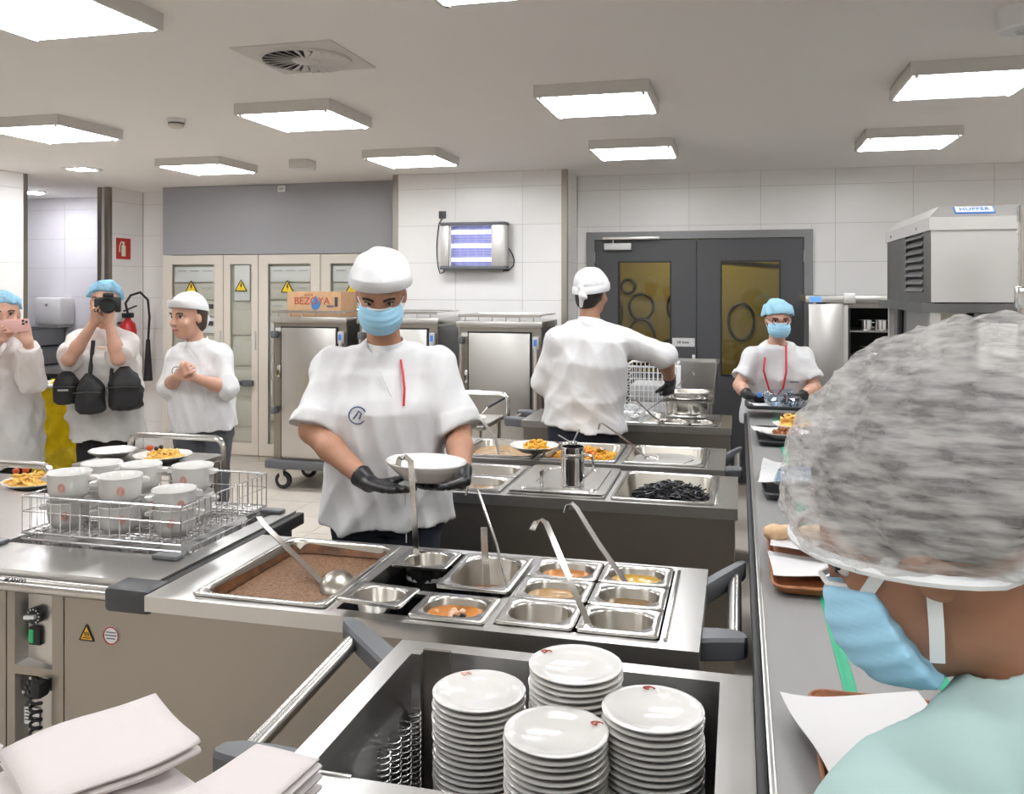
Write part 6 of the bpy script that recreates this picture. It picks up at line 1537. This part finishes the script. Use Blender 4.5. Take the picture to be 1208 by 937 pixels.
MB().box(-.07, .07, -.03, .03, -.045, .045, bevel=.01, M=Mc).box(-.03, .03, -.03, .03, .04, .07, bevel=.008, M=Mc).box(-.075, -.04, -.045, .03, -.045, .04, bevel=.01, M=Mc).build('camera_body', 'black', t)
MB().lathe([(0, 0), (.036, 0), (.036, .05), (.042, .055), (.042, .11), (.046, .115), (.046, .15), (.042, .15), (.038, .12), (0, .118)], 28, (0, 0, 0), Mc @ Matrix.Translation((0, -.03, -.002)) @ Matrix.Rotation(PI / 2, 4, 'X')).build('lens', 'black', t)
MB().lathe([(.0425, .06), (.044, .06), (.044, .10), (.0425, .10)], 28, (0, 0, 0), Mc @ Matrix.Translation((0, -.03, -.002)) @ Matrix.Rotation(PI / 2, 4, 'X')).build('focus_ring', 'dark_plastic', t)
for i, (a, b_, c_, w_, h_, lb) in enumerate(((-.155, .165, .19, .075, .17, 'black nylon pouch with pale print hanging at the visitor hip'), (-.005, .135, .245, .085, .20, 'black nylon pouch hanging in the middle of the harness'), (.185, .155, .215, .10, .22, 'large black nylon pouch hanging beside the extinguisher'))):
    c = J['pel'] + M[:, 0] * a + M[:, 2] * b_ - M[:, 1] * c_
    t = thing('camera_pouch', lb, 'bag', tuple(c), 'pouches on the camera harness')
    S = Solid(.008); S.stack(c, M, [(-h_ * .55, w_ * .75, .045, 0), (-h_ * .45, w_, .06, 0), (h_ * .2, w_ * .95, .06, 0), (h_ * .45, w_ * .6, .045, 0), (h_ * .62, w_ * .25, .02, 0)], .02); S.mesh('pouch', 'bag_nylon', t, .004, .6, 20 + i)
    MB().tube([tuple(c + M @ V3((-w_ * .9, -.055, h_ * .1))), tuple(c + M @ V3((0, -.068, h_ * .13))), tuple(c + M @ V3((w_ * .9, -.055, h_ * .1)))], .003, 5).build('zipper', 'dark_plastic', t)
    if i == 0: MB().box(-.03, .03, -.001, .001, -.005, .005, M=Matrix.Translation(c + M @ V3((0, -.066, .0))) @ Matrix(M.tolist()).to_4x4()).build('print', 'light_grey', t)

# ---- visitor with phone
r, hc, HM, M, J = person('visitor in long white gown filming with a pink phone',
    dict(head=(-4.20, 4.29, 1.555), neck=(-4.265, 4.335, 1.415), shR=(-4.415, 4.29, 1.37), shL=(-4.125, 4.375, 1.37), elL=(-3.985, 4.27, 1.17), wrL=(-3.90, 4.15, 1.405), elR=(-4.34, 4.16, 1.20), wrR=(-4.06, 4.12, 1.42), pel=(-4.29, 4.37, .92)),
    (.45, -.89, 0), (.70, -.70, -.12), 'skin_light', build=.95, female=True, vox=.009, top='gown', trousers='cloth_black', hem=-.27, sleeve=1.9, seed=11, loose=2.2, cuff=False, collar=False, brow='hair_brown',
    hands={'R': dict(d=(.75, -.2, .6), n=(.3, -.8, .3), ts=1, curl=(.5, .7, .6), s=.93), 'L': dict(d=(-.25, -.1, .95), n=(-.7, .5, .1), ts=1, curl=(.7, .8, .6), s=.93)})
bouffant(r, hc, HM, 'bouffant', 1.0, (.095, .115, .1), .04, tilt=-.4)
t = thing('phone', 'pink smartphone held up by the visitor in long gown', 'phone', (-3.93, 4.09, 1.49))
Mp = Matrix.Translation((-3.945, 4.10, 1.498)) @ Matrix.Rotation(.55, 4, 'Z') @ Matrix.Rotation(-.05, 4, 'Y')
ph = MB().box(-.075, .075, -.005, .005, -.037, .037, bevel=.004, M=Mp).build('case', 'pink_phone', t)
MB().box(.038, .072, -.008, -.005, .0, .034, bevel=.001, M=Mp).build('camera_plate', 'pink_phone', ph)
for (a, b_) in ((.047, .026), (.047, .009), (.063, .018)): MB().cyl(Mp @ Vector((a, -.008, b_)), Mp @ Vector((a, -.0095, b_)), .0065, n=12).build('phone_lens', 'black', ph)

# ---- woman chef with clasped hands
r, hc, HM, M, J = person('woman in white chef jacket and cap with clasped hands',
    dict(head=(-3.178, 4.60, 1.537), neck=(-3.155, 4.655, 1.385), shR=(-3.285, 4.64, 1.335), shL=(-3.005, 4.68, 1.345), elR=(-3.285, 4.575, 1.13), wrR=(-3.125, 4.43, 1.205), elL=(-2.93, 4.62, 1.12), wrL=(-3.025, 4.445, 1.195), pel=(-3.135, 4.69, .93)),
    (.30, -.95, 0), (-.22, -.96, -.12), 'skin_light', build=.93, female=True, vox=.008, trousers='cloth_grey', hem=-.07, sleeve=1.12, seed=13, loose=1.3, hair='hair_brown', brow='hair_brown', hs=1.06,
    hands={'R': dict(d=(.78, -.4, .45), n=(.3, .8, .1), ts=-1, curl=(.5, .7, .6), s=.93), 'L': dict(d=(-.75, -.3, .55), n=(.2, .9, .2), ts=1, curl=(.6, .7, .6), s=.93)})
chef_cap(r, hc, HM, 1.06, tail=True, low=.045, puff=.008)
emblem(r, 'emblem', on_front(J, M, -.085, .31, .148), M, .026, 'ink_blue')
MB().tube([tuple(on_front(J, M, -.02, .435, .115)), tuple(on_front(J, M, .05, .33, .142)), tuple(on_front(J, M, .07, .15, .148)), tuple(on_front(J, M, .07, -.06, .155))], .0022, 5).build('jacket_seam', 'cloth_offwhite', r)
for k in range(4): MB().cyl(tuple(on_front(J, M, .085, .27 - k * .09, .145)), tuple(on_front(J, M, .085, .27 - k * .09, .151)), .006, n=10).build('button', 'white_plastic', r)

# ---- worker in the foreground, profile, hairnet over dark hair
lookP4 = (-.84, .33, -.55)
r, hc, HM, M, J = person('worker in mint scrubs, white hairnet and blue mask leaning over the conveyor',
    dict(head=(.182, .945, 1.472), neck=(.285, .955, 1.355), shL=(.135, .79, 1.255), shR=(.37, 1.16, 1.27), elL=(.06, .80, 1.08), wrL=(.26, .84, .985), elR=(.30, 1.32, 1.05), wrR=(.26, 1.42, .98), pel=(.755, 1.0, .95)),
    (-.8, .05, -.5), lookP4, 'skin_olive', build=1.0, female=True, vox=.006, top='cloth_mint', trousers='cloth_mint', hem=-.08, sleeve=1.05, seed=15, loose=1.5, lips=False, collar=False, up=(-.3, 0, 1), hs=1.05,
    hands={'L': dict(d=(.9, .3, -.1), n=(0, 0, -1), ts=1), 'R': dict(d=(-.2, .9, -.2), n=(0, 0, -1), ts=-1)}, drop=.0)
L = lambda *p: hc + HM @ V3(p)
cut = lambda oy, oz, a, b: [((0, -.6, -1), oz + .6 * oy - a), ((0, 0, -1), oz - b)]
S = Solid(.005); S.ell(L(0, .042, .045), (.098, .122, .104), HM, .01, planes=cut(.042, .045, .010, -.02)); S.ell(L(0, .135, .03), (.07, .06, .06), HM, .02); S.mesh('hair', 'hair_dark', r, .004, .3, 2)
S = Solid(.005)
NO, NR = (0, .058, .058), (.124, .172, .128)
S.ell(L(*NO), NR, HM, .01, planes=cut(NO[1], NO[2], -.004, -.038))
def pleats(x, y, z):
    a, b, c = [(x - hc[0]) * HM[0, i] + (y - hc[1]) * HM[1, i] + (z - hc[2]) * HM[2, i] for i in range(3)]
    return .0018 * np.sin(70 * b + 30 * c + 3 * np.sin(30 * a)) + .0014 * np.sin(120 * b - 60 * c)
net = S.mesh('hairnet', 'hairnet', r, .004, .35, 8, pleat=pleats)
band = []
for k in range(48):
    a = k * 2 * PI / 48; z_ = 0
    for it in range(6):
        f = math.sqrt(max(.05, 1 - ((z_ - NO[2]) / NR[2]) ** 2)); x_, y_ = NR[0] * f * math.cos(a), NO[1] + NR[1] * f * math.sin(a); z_ = max(-.004 - .6 * y_, -.038)
    band.append(tuple(L(x_, y_, z_)))
MB().tube(band, .006, 8, closed=True).build('elastic_band', 'mask_white', net)
mk = mask(r, hc, HM, 1.08, straps=False, back=-.008)
for e in (-1, 1):
    MB().strip([tuple(L(e * .062, -.066, -.012)), tuple(L(e * .0745, -.038, .004)), tuple(L(e * .083, -.006, .020))], HM[:, 1] - HM[:, 2], .012, .002).build('ear_loop', 'mask_white', mk)
    MB().strip([tuple(L(e * .058, -.040, -.090)), tuple(L(e * .072, -.02, -.06)), tuple(L(e * .0835, .006, -.016))], HM[:, 1], .013, .002).build('ear_loop', 'mask_white', mk)
ring = []
nk = J['neck']
nd = unit(np.array(hc) + HM @ V3((0, .02, -.06)) - nk)
Mn = frame((-.6, 0, -.8), nd)
for (rr_, hz) in ((.096, -.045), (.082, .018), (.076, .020), (.084, -.045)):
    ring.append([tuple(nk + Mn @ V3((rr_ * math.cos(a), rr_ * math.sin(a), hz + .02 * math.sin(a)))) for a in [k * 2 * PI / 32 for k in range(32)]])
MB().loft(ring + [ring[0]], False, False).build('collar', 'cloth_mint_dark', r, smooth=60)
MB().tube([tuple(nk + Mn @ V3((.098 * math.cos(a), .098 * math.sin(a), -.040 + .02 * math.sin(a)))) for a in [k * 2 * PI / 32 for k in range(32)]], .008, 6, closed=True).build('collar_piping', 'cloth_teal_black', r)
